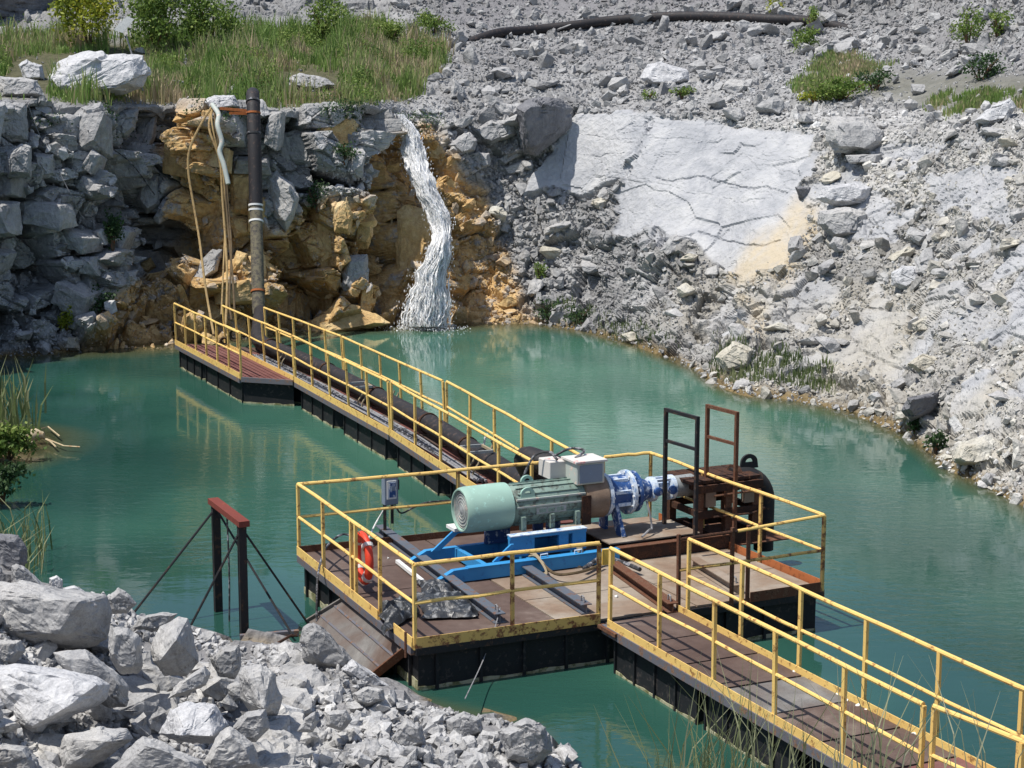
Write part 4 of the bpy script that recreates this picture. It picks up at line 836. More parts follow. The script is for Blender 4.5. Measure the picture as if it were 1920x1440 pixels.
def tank(parent, a, b, depthv, z0=-.35, z1=.5, ribs=3, m='black'):
    """a float tank: side a-b, extends along depthv"""
    a, b = Vector((a[0], a[1], 0)), Vector((b[0], b[1], 0)); dv_ = Vector((depthv[0], depthv[1], 0)); up = Vector((0, 0, 1))
    q = [a, b, b+dv_, a+dv_]
    t = MB().hexa([p+up*z0 for p in q], [p+up*z1 for p in q]).build('float_tank', m, parent)
    d = (b-a).normalized(); nrm = Vector((d.y, -d.x, 0)); 
    if nrm.dot(dv_) > 0: nrm = -nrm
    for i in range(ribs+1):
        p = a.lerp(b, i/ribs)+nrm*.018; MB().beam(p+up*z0, p+up*(z1-.005), .035, .03, up=nrm).build('rib', m, t)
    n2 = d
    r = random.Random(int(a.x*100)); k = 14; v = MB(); w_ = MB()
    for (p, q_, nn) in ((a, b, nrm), (b, b+dv_, d)):
        pts = [p.lerp(q_, i/k) for i in range(k+1)]; hs = [.015+r.random()*.035 for _ in pts]
        for i in range(k):
            o_ = nn*.006; p0, p1 = pts[i]+o_, pts[i+1]+o_; e = nn*.010
            v.hexa([p0-up*.03, p1-up*.03, p1-up*.03+e, p0-up*.03+e], [p0+up*hs[i], p1+up*hs[i+1], p1+up*hs[i+1]+e, p0+up*hs[i]+e])
    v.build('waterline_scum', 'algae', t)
def deckplate(parent, quad, n, m, z=DECK, th=.03, gap=.012, axis=0):
    a, b, c, d = [Vector((q[0], q[1], 0)) for q in quad]
    for i in range(n):
        t0, t1 = i/n+(gap/4 if i else 0), (i+1)/n-(gap/4 if i < n-1 else 0)
        p = [a.lerp(b, t0), a.lerp(b, t1), d.lerp(c, t1), d.lerp(c, t0)] if axis == 0 else [a.lerp(d, t0), b.lerp(c, t0), b.lerp(c, t1), a.lerp(d, t1)]
        dz = random.uniform(-.003, .003); MB().prism([(q.x, q.y) for q in p], z-th+dz, z+dz).build('deck_plate', m[i % len(m)], parent)
def edge_channel(parent, a, b, m='greysteel', h=.11, z=DECK-.085, out=.02):
    a, b = Vector((a[0], a[1], z)), Vector((b[0], b[1], z)); d = (b-a).normalized(); n_ = Vector((d.y, -d.x, 0))*out
    MB().beam(a+n_, b+n_, .06, h).build('edge_channel', m, parent)
def xy(a): return Vector((a[0], a[1]))

# ---- pump platform
Lc, Fc, Rc, Bc = [xy(L2(*p)) for p in ((561, 1036), (778, 1210), (1541, 1103), (1218, 968))]
def lp(a, b, t): return a.lerp(b, t)
cen = (Lc+Fc+Rc+Bc)/4
plat = thing('pump_platform', 'square floating steel pump platform with yellow railings in the middle of the pond', 'platform', (cen.x, cen.y, 0))
FR = (Rc-Fc).normalized(); LF = (Fc-Lc).normalized()
def PQ(s, t): return (Lc.lerp(Bc, s)).lerp(Fc.lerp(Rc, s), t)       # s along LB, t toward the camera side
for i, (s0, s1) in enumerate(((0, .34), (.34, .67), (.67, 1))):
    for t0, t1 in ((0, .5), (.5, 1)):
        m_ = 'deck' if (i == 0 or (i == 1 and t0 == 0)) else 'decktan'
        q = [PQ(s0+.002, t0+.002), PQ(s1-.002, t0+.002), PQ(s1-.002, t1-.002), PQ(s0+.002, t1-.002)]; deckplate(plat, q, 2, [m_], axis=1)
hull = MB().hexa([W(q.x, q.y, -.4) for q in (PQ(.01, .01), PQ(.01, .99), PQ(.99, .99), PQ(.99, .01))], [W(q.x, q.y, DECK-.032) for q in (PQ(.01, .01), PQ(.01, .99), PQ(.99, .99), PQ(.99, .01))]).build('hull', 'black', plat)
def hull_rib(p, nrm): MB().beam(W(p.x, p.y, -.4)+nrm*.03, W(p.x, p.y, DECK-.15)+nrm*.03, .04, .04, up=nrm).build('rib', 'black', hull)
nL = Vector((LF.y, -LF.x, 0)); nL = nL if nL.x < 0 else -nL; nF = Vector((FR.y, -FR.x, 0)); nF = nF if nF.y < 0 else -nF
for i in range(9): hull_rib(PQ(.01, (i+.5)/9), nL)
for i in range(10): hull_rib(PQ((i+.5)/10, .99), nF)
sc = MB(); up = Vector((0, 0, 1)); rr = random.Random(3)
for (p, q_, nn) in ((PQ(.01, .01), PQ(.01, .99), nL), (PQ(.01, .99), PQ(.99, .99), nF)):
    k = 30; hs = [.09+rr.random()*.06 for _ in range(k+1)] if nn is nL else [.03+rr.random()*.03 for _ in range(k+1)]
    for i in range(k):
        a, b = W(*lp(p, q_, i/k), 0)+nn*.004, W(*lp(p, q_, (i+1)/k), 0)+nn*.004; e = nn*.008
        sc.hexa([a-up*.05, b-up*.05, b-up*.05+e, a-up*.05+e], [a+up*hs[i], b+up*hs[i+1], b+up*hs[i+1]+e, a+up*hs[i]+e])
sc.build('waterline_scum', 'algae', hull)
edge_channel(plat, Lc+LF*.03, Fc-LF*.03, 'greysteel'); edge_channel(plat, Fc, Rc, 'blacksteel', .1); edge_channel(plat, Rc, Bc, 'rust'); edge_channel(plat, Bc, Lc, 'rust')
# rails: left, front left, front right, right, back left, back right
railing(plat, Lc, Fc, 0, posts=[0, .245, .50, .535, .735, 1], toe=[(0, .735, 'yellow'), (.86, 1, 'yellow')])
fa = xy(L2(1122, 1163)); railing(plat, Fc, fa, 0, posts=[.52, 1], toe=[(0, 1, 'yellow_worn')], pm='yellow_worn')
ga = xy(L2(1272, 1143)); 
railing(plat, ga, Rc, 0, posts=[.0, .36, .47], m='yellow_worn', toe=[(0.48, .98, 'rust')], pm='rust', top=False)
t_ = .39; A_, B_ = W(ga.x, ga.y, TOP), W(Rc.x, Rc.y, TOP); A_.z -= .08
MB().tube([A_, A_.lerp(B_, t_)-Vector((0, 0, .02))], .024).build('top_rail', 'rustdark', plat, smooth=True); MB().tube([A_.lerp(B_, t_)-Vector((0, 0, .02)), B_], .025).build('top_rail', 'yellow', plat, smooth=True)
railing(plat, Rc, Bc, 0, posts=[0, .33, .66, 1], toe=[(0, .95, 'rustorange')], pm='yellow_worn')
ba = xy(L2(985, 995-10)); ba = Lc.lerp(Bc, .70); railing(plat, Lc, ba, 0, posts=[0.62, 1], toe=[(0, 1, 'rust')], pm='yellow_worn', m='yellow')
bb_ = Lc.lerp(Bc, .86); railing(plat, bb_, Bc, 0, posts=[0], m='yellow')
hook = Lc.lerp(Bc, .70); MB().beam(W(hook.x, hook.y, TOP-.35), W(hook.x+.02, hook.y-.03, TOP+.03), .07, .07).build('rail_bracket', 'rustorange', plat)
yl = MB().beam(W(*xy(L2(1128, 1160)), TOP-.22), W(*xy(L2(1150, 1158)), TOP-.22), .05, .22).build('rail_joint_plate', 'yellowbright', plat)

# ---- deck beams across the platform
def ibeam(name, pa, pb, label, m='bluegrey', h=.14, w_=.16):
    a, b = L2(*pa), L2(*pb); a.z = b.z = DECK+.005; t = thing(name, label, 'steel beam', tuple((a+b)/2), 'steel beams lying across the deck')
    MB().beam(a+up*.008, b+up*.008, w_, .014).build('bottom_flange', m, t); MB().beam(a+up*(h/2), b+up*(h/2), .014, h-.028).build('web', m, t); MB().beam(a+up*(h-.006), b+up*(h-.006), w_, .014).build('top_flange', m, t)
    d = (b-a).normalized(); c = b-d*.14+up*(h+.004); MB().tube([c-d*.05, c-d*.04+up*.07, c+up*.085, c+d*.04+up*.07, c+d*.05], .012, 6).build('lashing_ring', 'cablegrey', t); return t
ibeam('deck_beam', (712, 1000), (938, 1170), 'blue grey steel beam running under the blue skid to the wire at the front edge')
ibeam('deck_beam', (975, 1070), (1100, 1152), 'blue grey steel beam between the coiled tan hose and the front railing')
ibeam('deck_beam', (1150, 1070), (1262, 1150), 'rust brown steel beam behind the start of the gangway', 'rust')
ibeam('deck_beam', (1300, 1062), (1385, 1115), 'pale rusty steel beam below the rusty pump frame', 'decktan')
sb_ = L2(745, 1058), L2(792, 1096); solo(MB().beam(sb_[0]+up*.05, sb_[1]+up*.05, .06, .05), 'plastic_pipe_piece', 'white', 'short white plastic pipe piece lying on the deck beside the first beam', 'pipe')
def scatterbits(pts, m, label, name='stone_chip'):
    for i, (x, y, s_) in enumerate(pts):
        V, F = SMALL[i % 24]; me = mesh_from(name, V*s_, F, m); o = bpy.data.objects.new(name, me); COL.objects.link(o); o.location = L2(x, y)+up*s_*.25; tag(o, label, 'stone', 'stone chips on the decks')
scatterbits([(1316, 1168, .06), (1345, 1182, .05), (1490, 1262, .08), (1500, 1264, .05), (1572, 1304, .07), (1585, 1317, .08), (1610, 1326, .09), (1623, 1333, .05), (1713, 1380, .08), (1156, 1120, .07), (727, 1048, .05), (1298, 1184, .04)], 'white', 'white stone chip lying on a rusty deck')

# ---- machine frame of reference: along the shaft s, across w_, height z
AX = Vector((.902, .432, 0)); AY = Vector((-.432, .902, 0)); A0 = at(862, 957, Y=27.1)
def MP(s, w_, z): v = A0+AX*(s*1.16)+AY*w_; v.z = z; return v
AXZ = A0.z
# skid
sk = thing('pump_skid', 'bright blue steel skid with upturned ends carrying the green motor', 'skid', tuple(MP(.6, 0, DECK)))
def sidebeam(w0, s0, s1, m, z0=DECK+.02, h=.19, nose=.24):
    b = MB(); poly = [(s0, z0), (s1, z0), (s1, z0+h), (s0+nose+.12, z0+h), (s0+nose-.02, z0+h*.98), (s0-.02, z0+.05)]
    v = [MP(s, w0-.05, z) for s, z in poly]+[MP(s, w0+.05, z) for s, z in poly]; n = len(poly)
    b.add(v, [tuple(range(n)), tuple(range(n, 2*n))[::-1]]+[(i, (i+1) % n, n+(i+1) % n, n+i) for i in range(n)]); return b.build('side_beam', m, sk)
W0, W1 = -.78, .42
sbm = sidebeam(W0, -.62, 2.0, 'blue'); sidebeam(W1, -.56, 1.9, 'blue')
MB().beam(MP(-.2, W0-.0, DECK+.217), MP(2.0, W0, DECK+.217), .14, .012).build('top_flange', 'blue', sbm)
MB().beam(MP(2.0, W0, DECK+.12), MP(3.7, W0, DECK+.12), .10, .20).build('side_beam', 'rustdark', sk); MB().beam(MP(2.0, W0, DECK+.227), MP(3.7, W0, DECK+.227), .14, .012).build('rusty_flange', 'rust', sk)
MB().beam(MP(1.9, W1, DECK+.12), MP(3.7, W1, DECK+.12), .10, .20).build('side_beam', 'rustdark', sk)
for s in (.1, .75, 1.5, 2.2, 3.0, 3.6): MB().beam(MP(s, W0+.055, DECK+.12), MP(s, W1-.055, DECK+.12), .08, .16).build('cross_member', 'blue' if s < 2 else 'rustdark', sk)
# raised cradle (box beam with cut outs)
for w0, s0, s1 in ((-.52, .50, 1.62), (.34, .50, 1.62)):
    b = MB()
    b.beam(MP(s0, w0, DECK+.51), MP(s1, w0, DECK+.51), .10, .05); b.beam(MP(s0, w0, DECK+.25), MP(s1, w0, DECK+.25), .09, .07)
    for q0, q1 in ((s0, s0+.36), (s0+.72, s0+.86), (s1-.20, s1)): b.beam(MP(q0, w0, DECK+.385), MP(q1, w0, DECK+.385), .06, .20)
    b.build('cradle', 'blue' if w0 < 0 else 'bluedark', sk); MB().beam(MP(s0, w0, DECK+.545), MP(s1, w0, DECK+.545), .16, .014).build('cradle_flange', 'bluewhite', sk)
g_ = MB()
for w0 in (.30,): 
    v = [(-.30, DECK+.21), (.02, DECK+.50), (.40, DECK+.50), (.40, DECK+.45), (.08, DECK+.45), (-.18, DECK+.21)]
    P_ = [MP(s, w0-.02, z) for s, z in v]+[MP(s, w0+.02, z) for s, z in v]; n = 6; g_.add(P_, [tuple(range(n)), tuple(range(n, 2*n))[::-1]]+[(i, (i+1) % n, n+(i+1) % n, n+i) for i in range(n)])
g_.build('gusset', 'blue', sk); MB().beam(MP(.0, .36, DECK+.525), MP(.42, .36, DECK+.525), .32, .05).build('step_plate', 'white', sk)
b = MB(); v = [(.20, DECK+.222), (.46, DECK+.46), (.50, DECK+.46), (.50, DECK+.42), (.28, DECK+.222)]; P_ = [MP(s, W0+.10-.02, z) for s, z in v]+[MP(s, W0+.10+.02, z) for s, z in v]; n = 5
b.add(P_, [tuple(range(n)), tuple(range(n, 2*n))[::-1]]+[(i, (i+1) % n, n+(i+1) % n, n+i) for i in range(n)]); b.build('gusset', 'blue', sk)
for s in (.85, 1.35): MB().tube([MP(s, W0, DECK+.222), MP(s, W0, DECK+.27), MP(s+.1, W0, DECK+.275), MP(s+.1, W0, DECK+.222)], .012, 6).build('lifting_loop', 'bluewhite', sk)

# motor
mo = thing('electric_motor', 'large mint green electric motor lying on the blue skid with a round fan cowl', 'motor', tuple(MP(.9, 0, DECK+.6)))
cw = MB().lathe(MP(0, 0, AXZ), AX, [(.05, .02), (.05, .295), (.0, .305), (.0, .325), (.03, .345), (.09, .355), (.60, .36), (.66, .355), (.68, .31)], 40).build('fan_cowl', 'mint', mo, smooth=True)
MB().lathe(MP(.045, 0, AXZ), -AX, [(0, .292), (.012, .292), (.02, .10), (.03, .05), (.04, .03)], 36).build('air_grille', 'grille', cw, smooth=True)
rings = MB()
for r in (.09, .14, .19, .24, .275): rings.tube([MP(.025, r*math.cos(a), AXZ+r*math.sin(a)) for a in np.linspace(0, 2*math.pi, 25)], .005, 4, cap=False)
rings.build('grille_rings', 'lightbox', cw)
MB().lathe(MP(.03, 0, AXZ), -AX, [(0, .04), (.012, .035), (.018, .01)], 12).build('hub_cap', 'white', cw, smooth=True)
bd = MB().lathe(MP(.68, 0, AXZ), AX, [(0, .29), (.03, .315), (1.02, .315), (1.06, .29)], 36).build('motor_body', 'mintdark', mo, smooth=True)
for q in range(36):
    a = 2*math.pi*q/36
    if abs(math.sin(a)) < .25 or q % 2: continue
    c0 = MP(.74, .318*math.cos(a), AXZ+.318*math.sin(a)); c1 = MP(1.66, .318*math.cos(a), AXZ+.318*math.sin(a)); MB().beam(c0, c1, .012, .035, up=(AY*math.cos(a)+up*math.sin(a))).build('fin', 'mintdark', bd)
for zz in (.135, .02): MB().beam(MP(.70, -.305-.012*(zz < .1), AXZ+zz), MP(1.72, -.305-.012*(zz < .1), AXZ+zz), .03, .025).build('side_ledge', 'lightbox', bd)
pl_ = MB().beam(MP(.98, -.332, AXZ-.055), MP(1.42, -.332, AXZ-.055), .008, .10).build('name_plate', 'grille', bd)
for q in range(3): MB().beam(MP(1.02+q*.13, -.338, AXZ-.055), MP(1.12+q*.13, -.338, AXZ-.055), .004, .06).build('plate_field', 'mintdark', pl_)
def lug(s, w_, z, par, m, sc_=1.):
    b = MB(); outer = []; k = 14
    for i in range(k+1):
        a = math.pi*i/k; outer.append((s+.10*sc_*math.cos(a), z+.06*sc_+.10*sc_*math.sin(a)))
    for i in range(k):
        a, c = math.pi*i/k, math.pi*(i+1)/k
        p = [(s+.10*sc_*math.cos(a), z+.06*sc_+.10*sc_*math.sin(a)), (s+.10*sc_*math.cos(c), z+.06*sc_+.10*sc_*math.sin(c)), (s+.05*sc_*math.cos(c), z+.06*sc_+.05*sc_*math.sin(c)), (s+.05*sc_*math.cos(a), z+.06*sc_+.05*sc_*math.sin(a))]
        b.hexa([MP(x, w_-.02, y) for x, y in p], [MP(x, w_+.02, y) for x, y in p])
    b.hexa([MP(x, w_-.02, y) for x, y in ((s-.11*sc_, z-.02), (s+.11*sc_, z-.02), (s+.10*sc_, z+.06*sc_), (s-.10*sc_, z+.06*sc_))], [MP(x, w_+.02, y) for x, y in ((s-.11*sc_, z-.02), (s+.11*sc_, z-.02), (s+.10*sc_, z+.06*sc_), (s-.10*sc_, z+.06*sc_))])
    return b.build('lifting_lug', m, par)
lug(.88, -.25, AXZ+.15, mo, 'mint'); lug(1.05, .18, AXZ+.25, mo, 'mint', .9)
for s in (.78, 1.2, 1.58):
    for w0 in (-.33, .33): MB().beam(MP(s, w0, DECK+.553), MP(s, w0, AXZ-.12), .11, .07, up=AX).build('mounting_foot', 'mintdark', mo)
jb = MB().hexa([MP(s, w_, AXZ+.26) for s, w_ in ((1.60, -.28), (2.02, -.28), (2.02, .17), (1.60, .17))], [MP(s, w_, AXZ+.60) for s, w_ in ((1.60, -.28), (2.02, -.28), (2.02, .17), (1.60, .17))]).build('terminal_box', 'lightbox', mo, bevel=.012)
MB().hexa([MP(s, w_, AXZ+.605) for s, w_ in ((1.57, -.31), (2.05, -.31), (2.05, .20), (1.57, .20))], [MP(s, w_, AXZ+.635) for s, w_ in ((1.57, -.31), (2.05, -.31), (2.05, .20), (1.57, .20))]).build('box_lid', 'pinkish', jb)
MB().hexa([MP(s, w_, z) for s, w_, z in ((1.64, -.292, AXZ+.29), (1.98, -.292, AXZ+.29), (1.98, -.283, AXZ+.29), (1.64, -.283, AXZ+.29))], [MP(s, w_, z) for s, w_, z in ((1.64, -.292, AXZ+.57), (1.98, -.292, AXZ+.57), (1.98, -.283, AXZ+.57), (1.64, -.283, AXZ+.57))]).build('box_door', 'greybox', jb)
MB().hexa([MP(s, w_, AXZ+.30) for s, w_ in ((1.36, .1), (1.62, .1), (1.62, .5), (1.36, .5))], [MP(s, w_, AXZ+.58) for s, w_ in ((1.36, .1), (1.62, .1), (1.62, .5), (1.36, .5))]).build('rear_box', 'pinkish', mo, bevel=.01)
MB().lathe(MP(1.74, 0, AXZ), AX, [(0, .30), (.02, .34), (.30, .355), (.34, .35), (.36, .30)], 36).build('end_bell', 'decktan', mo, smooth=True)
MB().beam(MP(1.72, -.34, AXZ-.36), MP(1.72, -.34, AXZ+.10), .16, .02, up=AY).build('guard_plate', 'rustdark', mo)
for pts in ([(1.45, .05, .62), (1.40, .2, .72), (1.25, .35, .66), (1.15, .45, .4), (1.1, .6, 0)], [(1.7, .0, .63), (1.9, .15, .70), (1.75, .3, .72), (1.5, .3, .62)]):
    MB().tube(spline([MP(s, w_, AXZ+z) for s, w_, z in pts], 5), .022, 6).build('power_cable', 'cable', mo, smooth=True)

# blue coupling and gear housing
cp_ = thing('shaft_coupling_housing', 'blue bolted pump housing with chalky white patches beside the motor', 'pump', tuple(MP(2.5, 0, DECK)))
def flange(s, r, t, m, nb=12, par=None):
    f = MB().lathe(MP(s, 0, AXZ), AX, [(0, r*.6), (0, r), (t, r), (t, r*.6)], 36).build('flange', m, par or cp_, smooth=True)
    for q in range(nb):
        a = 2*math.pi*q/nb; c = MP(s-.02, (r-.035)*math.cos(a), AXZ+(r-.035)*math.sin(a)); MB().lathe(c, AX, [(0, .018), (t+.04, .018)], 6).build('bolt', 'white' if m != 'bluedark' else 'bluewhite', f)
MB().lathe(MP(2.11, 0, AXZ+.02), AX, [(0, .24), (.06, .30), (.16, .26), (.3, .24), (.4, .27), (.52, .25)], 32).build('housing', 'bluedark', cp_, smooth=True)
flange(2.10, .345, .05, 'bluewhite'); flange(2.46, .355, .05, 'bluewhite'); flange(2.56, .33, .05, 'bluedark')
for a in (30, 75, 120, 165, 210, 330):
    r = math.radians(a); MB().beam(MP(2.16, .27*math.cos(r), AXZ+.27*math.sin(r)), MP(2.44, .27*math.cos(r), AXZ+.27*math.sin(r)), .05, .05).build('web_rib', 'bluewhite', cp_)
MB().lathe(MP(2.58, 0, AXZ), AX, [(0, .30), (.10, .22), (.22, .15), (.30, .15), (.34, .17)], 32).build('cone', 'bluedark', cp_, smooth=True)
b = MB().beam(MP(2.28, -.30, DECK+.25), MP(2.20, -.12, AXZ+.02), .20, .06, up=AX).build('support_leg', 'bluedark', cp_); MB().beam(MP(2.29, -.345, DECK+.26), MP(2.21, -.165, AXZ), .09, .02, up=AX).build('worn_strip', 'bluewhite', b)
MB().beam(MP(2.28, .30, DECK+.25), MP(2.20, .12, AXZ+.02), .20, .06, up=AX).build('support_leg', 'bluedark', cp_)
sh = MB().lathe(MP(2.82, 0, AXZ), AX, [(0, .13), (.03, .20), (.09, .20), (.11, .12), (.30, .11), (.32, .20), (.39, .20), (.40, .10)], 20).build('universal_joint', 'bluewhite', cp_, smooth=True)
for sgn in (-1, 1):
    for s in (2.89, 3.12): MB().lathe(MP(s, sgn*.17, AXZ), AY*sgn, [(0, .07), (.06, .07), (.07, .05)], 12).build('bearing_cap', 'bluedark', sh, smooth=True)
for a in (60, 120): 
    r = math.radians(a); MB().beam(MP(2.92, .17*math.cos(r), AXZ+.17*math.sin(r)), MP(3.15, .17*math.cos(r), AXZ+.17*math.sin(r)), .05, .04).build('yoke_arm', 'bluewhite', sh)
MB().tube(spline([MP(2.66, -.30, AXZ-.10), MP(2.68, -.36, AXZ-.28), MP(2.70, -.40, AXZ-.52), MP(2.62, -.48, DECK+.36), MP(2.45, -.6, DECK+.30)], 6), .018, 6).build('grease_hose', 'cablegrey', cp_, smooth=True)
MB().hexa([MP(s, w_, DECK+.24) for s, w_ in ((1.95, -.62), (3.35, -.62), (3.35, .3), (1.95, .3))], [MP(s, w_, DECK+.26) for s, w_ in ((1.95, -.62), (3.35, -.62), (3.35, .3), (1.95, .3))]).build('base_tray', 'decktan', cp_)

# rusty pump frame with the two tall hoops
pf = thing('rusty_pump', 'dark rusty steel pump and frame holding the vertical pump column', 'pump', tuple(MP(3.9, 0, DECK)))
MB().lathe(MP(3.20, 0, AXZ), AX, [(0, .14), (.02, .17), (.32, .18), (.36, .15), (.40, .15)], 24).build('bearing_housing', 'grille', pf, smooth=True)
for s in (3.42, 3.88, 4.32):
    for w0 in (-.42, .42): MB().beam(MP(s, w0, DECK+.05), MP(s, w0, AXZ+.09), .12, .12, up=AX).build('column', 'rust' if w0 < 0 else 'rustdark', pf)
for z in (DECK+.12, DECK+.50, AXZ+.03):
    for w0 in (-.42, .42): MB().beam(MP(3.33, w0*1.15, z), MP(4.42, w0*1.15, z), .05, .12).build('cross_beam', 'rustdark', pf)
    for s in (3.42, 4.32): MB().beam(MP(s, -.36, z), MP(s, .36, z), .06, .10).build('cross_beam', 'rustdark', pf)
for i in range(6): MB().beam(MP(3.37+i*.19, -.44, AXZ+.13), MP(3.37+i*.19, .44, AXZ+.13), .20, .05).build('cover_plank', 'rustdark', pf)
MB().hexa([MP(s, w_, AXZ-.25) for s, w_ in ((3.55, -.26), (4.15, -.26), (4.15, .26), (3.55, .26))], [MP(s, w_, AXZ+.10) for s, w_ in ((3.55, -.26), (4.15, -.26), (4.15, .26), (3.55, .26))]).build('pump_casing', 'rustdark', pf, bevel=.03)
for s in (3.50, 4.12): MB().hexa([MP(s, -.50, DECK+.62), MP(s+.16, -.50, DECK+.62), MP(s+.16, -.40, DECK+.62), MP(s, -.40, DECK+.62)], [MP(s, -.50, AXZ+.02), MP(s+.16, -.50, AXZ+.02), MP(s+.16, -.40, AXZ+.02), MP(s, -.40, AXZ+.02)]).build('tan_side_plate', 'decktan', pf)
MB().tube([MP(3.6, -.56, AXZ-.08), MP(4.35, -.56, AXZ-.06)], .018, 6).build('grease_line', 'rust', pf); MB().tube([MP(3.6, -.56, AXZ-.42), MP(4.2, -.60, AXZ-.42), MP(4.45, -.5, AXZ-.38)], .018, 6).build('grease_line', 'rustdark', pf)
MB().beam(MP(3.4, -.70, DECK+.13), MP(4.35, -.70, DECK+.13), .1, .2).build('front_sill', 'rustdark', pf)
MB().hexa([MP(s, w_, DECK+.012) for s, w_ in ((3.35, -.8), (4.75, -.8), (4.75, .7), (3.35, .7))], [MP(s, w_, DECK+.03) for s, w_ in ((3.35, -.8), (4.75, -.8), (4.75, .7), (3.35, .7))]).build('base_plate', 'rust', pf)
def hoop(pa, pb, label, m, ztop):
    # pa, pb: photo points of the two top corners
    a, b = at(*pa, z=ztop), at(*pb, z=ztop); t = thing('tall_hoop', label, 'steel frame', (a.x, a.y, AXZ+.3), 'tall hoops on the pump frame')
    for p in (a, b): MB().beam(Vector((p.x, p.y, DECK+.35)), p, .055, .055, up=AX).build('upright', m, t)
    MB().beam(a-up*.0275, b-up*.0275, .05, .054).build('top_bar', m, t); z = ztop-.52; MB().beam(Vector((a.x, a.y, z)), Vector((b.x, b.y, z)), .045, .045).build('mid_bar', m, t)
hoop((1249, 765), (1308, 781), 'tall black and rusty hoop at the left end of the rusty pump frame', 'blacksteel', 2.88)
hoop((1327, 758), (1382, 772), 'tall reddish brown hoop further right on the rusty pump frame', 'rust', 2.88)
el = thing('discharge_elbow', 'thick black pipe elbow curving down off the right of the platform', 'pipe', tuple(MP(4.9, 0, DECK)))
pth = [MP(4.16, .0, AXZ+.04)]+[MP(4.36+.38*math.sin(a), .0, AXZ-.40+.44*math.cos(a)) for a in np.linspace(0, math.pi/2, 9)]+[MP(4.74, .0, AXZ-.7), MP(4.74, .0, .3)]
MB().tube(pth, .165, 24).build('elbow', 'blacksteel', el, smooth=True); MB().tube([MP(4.20, .0, AXZ+.04), MP(4.26, .0, AXZ+.04)], .215, 24).build('collar', 'rustdark', el, smooth=True)
lug(4.46, .0, AXZ+.19, el, 'blacksteel', 1.35)

# ---- control box on its stand
bp = L2(722, 1010); cb = thing('switch_box', 'blue grey electrical switch box with a lever on a thin black post', 'switch box', tuple(bp))
ctr = at(731, 919, Y=bp.y); ctr.y = bp.y
MB().beam(bp, Vector((bp.x, bp.y, ctr.z-.1)), .05, .05).build('stand', 'blacksteel', cb)
MB().beam(Vector((bp.x+.12, bp.y, ctr.z-.55)), Vector((bp.x+.12, bp.y, ctr.z-.1)), .045, .045).build('conduit', 'blacksteel', cb)
def lbox(c, hx, hy, hz, yaw=.45):
    R_ = Matrix.Rotation(yaw, 3, 'Z'); q = [R_@Vector(v)+c for v in ((-hx, -hy, -hz), (hx, -hy, -hz), (hx, hy, -hz), (-hx, hy, -hz))]; t = [p+up*2*hz for p in q]; return MB().hexa(q, t)
bx_ = lbox(ctr, .12, .07, .23).build('box', 'greybox', cb, bevel=.01); R_ = Matrix.Rotation(.45, 3, 'Z')
lbox(ctr+R_@Vector((.0, -.078, .02)), .08, .008, .15).build('door_frame', 'white', bx_); lbox(ctr+R_@Vector((.01, -.088, .02)), .055, .008, .12).build('door', 'bluedark', bx_)
lbox(ctr+R_@Vector((.02, -.098, .05)), .03, .006, .04).build('window', 'greybox', bx_); lbox(ctr+R_@Vector((.145, -.01, .08)), .012, .012, .08).build('lever', 'blacksteel', bx_)
solo(MB().tube(spline([ctr+Vector((-.05, 0, -.24)), at(708, 975, Y=bp.y), at(700, 990, Y=bp.y-.3), at(690, 1012, Y=bp.y-.6)], 6), .014, 6), 'conduit_hose', 'white', 'thin white conduit curving down from the switch box', 'hose')
solo(MB().tube(spline([ctr+Vector((.08, 0, -.24)), at(752, 962, Y=bp.y+.1), at(775, 952, Y=bp.y+.3), at(800, 942, Y=bp.y+.5), at(845, 938, Y=bp.y+.9)], 6), .014, 6), 'power_cable', 'cable', 'black cable sagging from the switch box toward the motor', 'cable')
solo(MB().tube(spline([L2(662, 1040)+up*.3, L2(640, 1040)+up*.32, L2(612, 1060)+up*.28, L2(597, 1085)+up*.1, at(594, 1125, Y=L2(597, 1090).y-.1), at(594, 1165, Y=L2(597, 1090).y-.15)], 6), .018, 6), 'hanging_cable', 'cable', 'black cable looping over the left toe plate down to the water', 'cable')
# ---- life ring
lr = thing('life_ring', 'orange red life ring hanging on the left railing', 'life ring', tuple(L2(672, 1100)))
rc = at(681, 1046, Y=25.75); e1 = Vector((.36, -.93, 0)); e1.normalize(); e2 = Vector((0, 0, 1)); tor = MB(); n1, n2 = 32, 12; nn = e1.cross(e2)
for i in range(n1):
    a = 2*math.pi*i/n1
    for j in range(n2):
        b_ = 2*math.pi*j/n2; rad = .315+.08*math.cos(b_); tor.v.append(tuple(rc+(e1*math.cos(a)+e2*math.sin(a))*rad+nn*.06*math.sin(b_)))
for i in range(n1):
    for j in range(n2): tor.f.append((i*n2+j, ((i+1) % n1)*n2+j, ((i+1) % n1)*n2+(j+1) % n2, i*n2+(j+1) % n2))
tor.build('ring', 'redpl', lr, smooth=True)
for a in (.8, 2.35, 3.9, 5.5):
    c = rc+(e1*math.cos(a)+e2*math.sin(a))*.315; t_ = (-e1*math.sin(a)+e2*math.cos(a)); b = MB(); b.tube([c-t_*.03, c+t_*.03], .087, 12); b.build('band', 'pinkish', lr)
MB().tube(spline([rc+e2*.34, rc+e2*.42+Vector((-.1, 0, 0)), rc+e2*.5+Vector((-.2, 0, 0))], 4), .01, 6).build('hanging_rope', 'rope', lr)
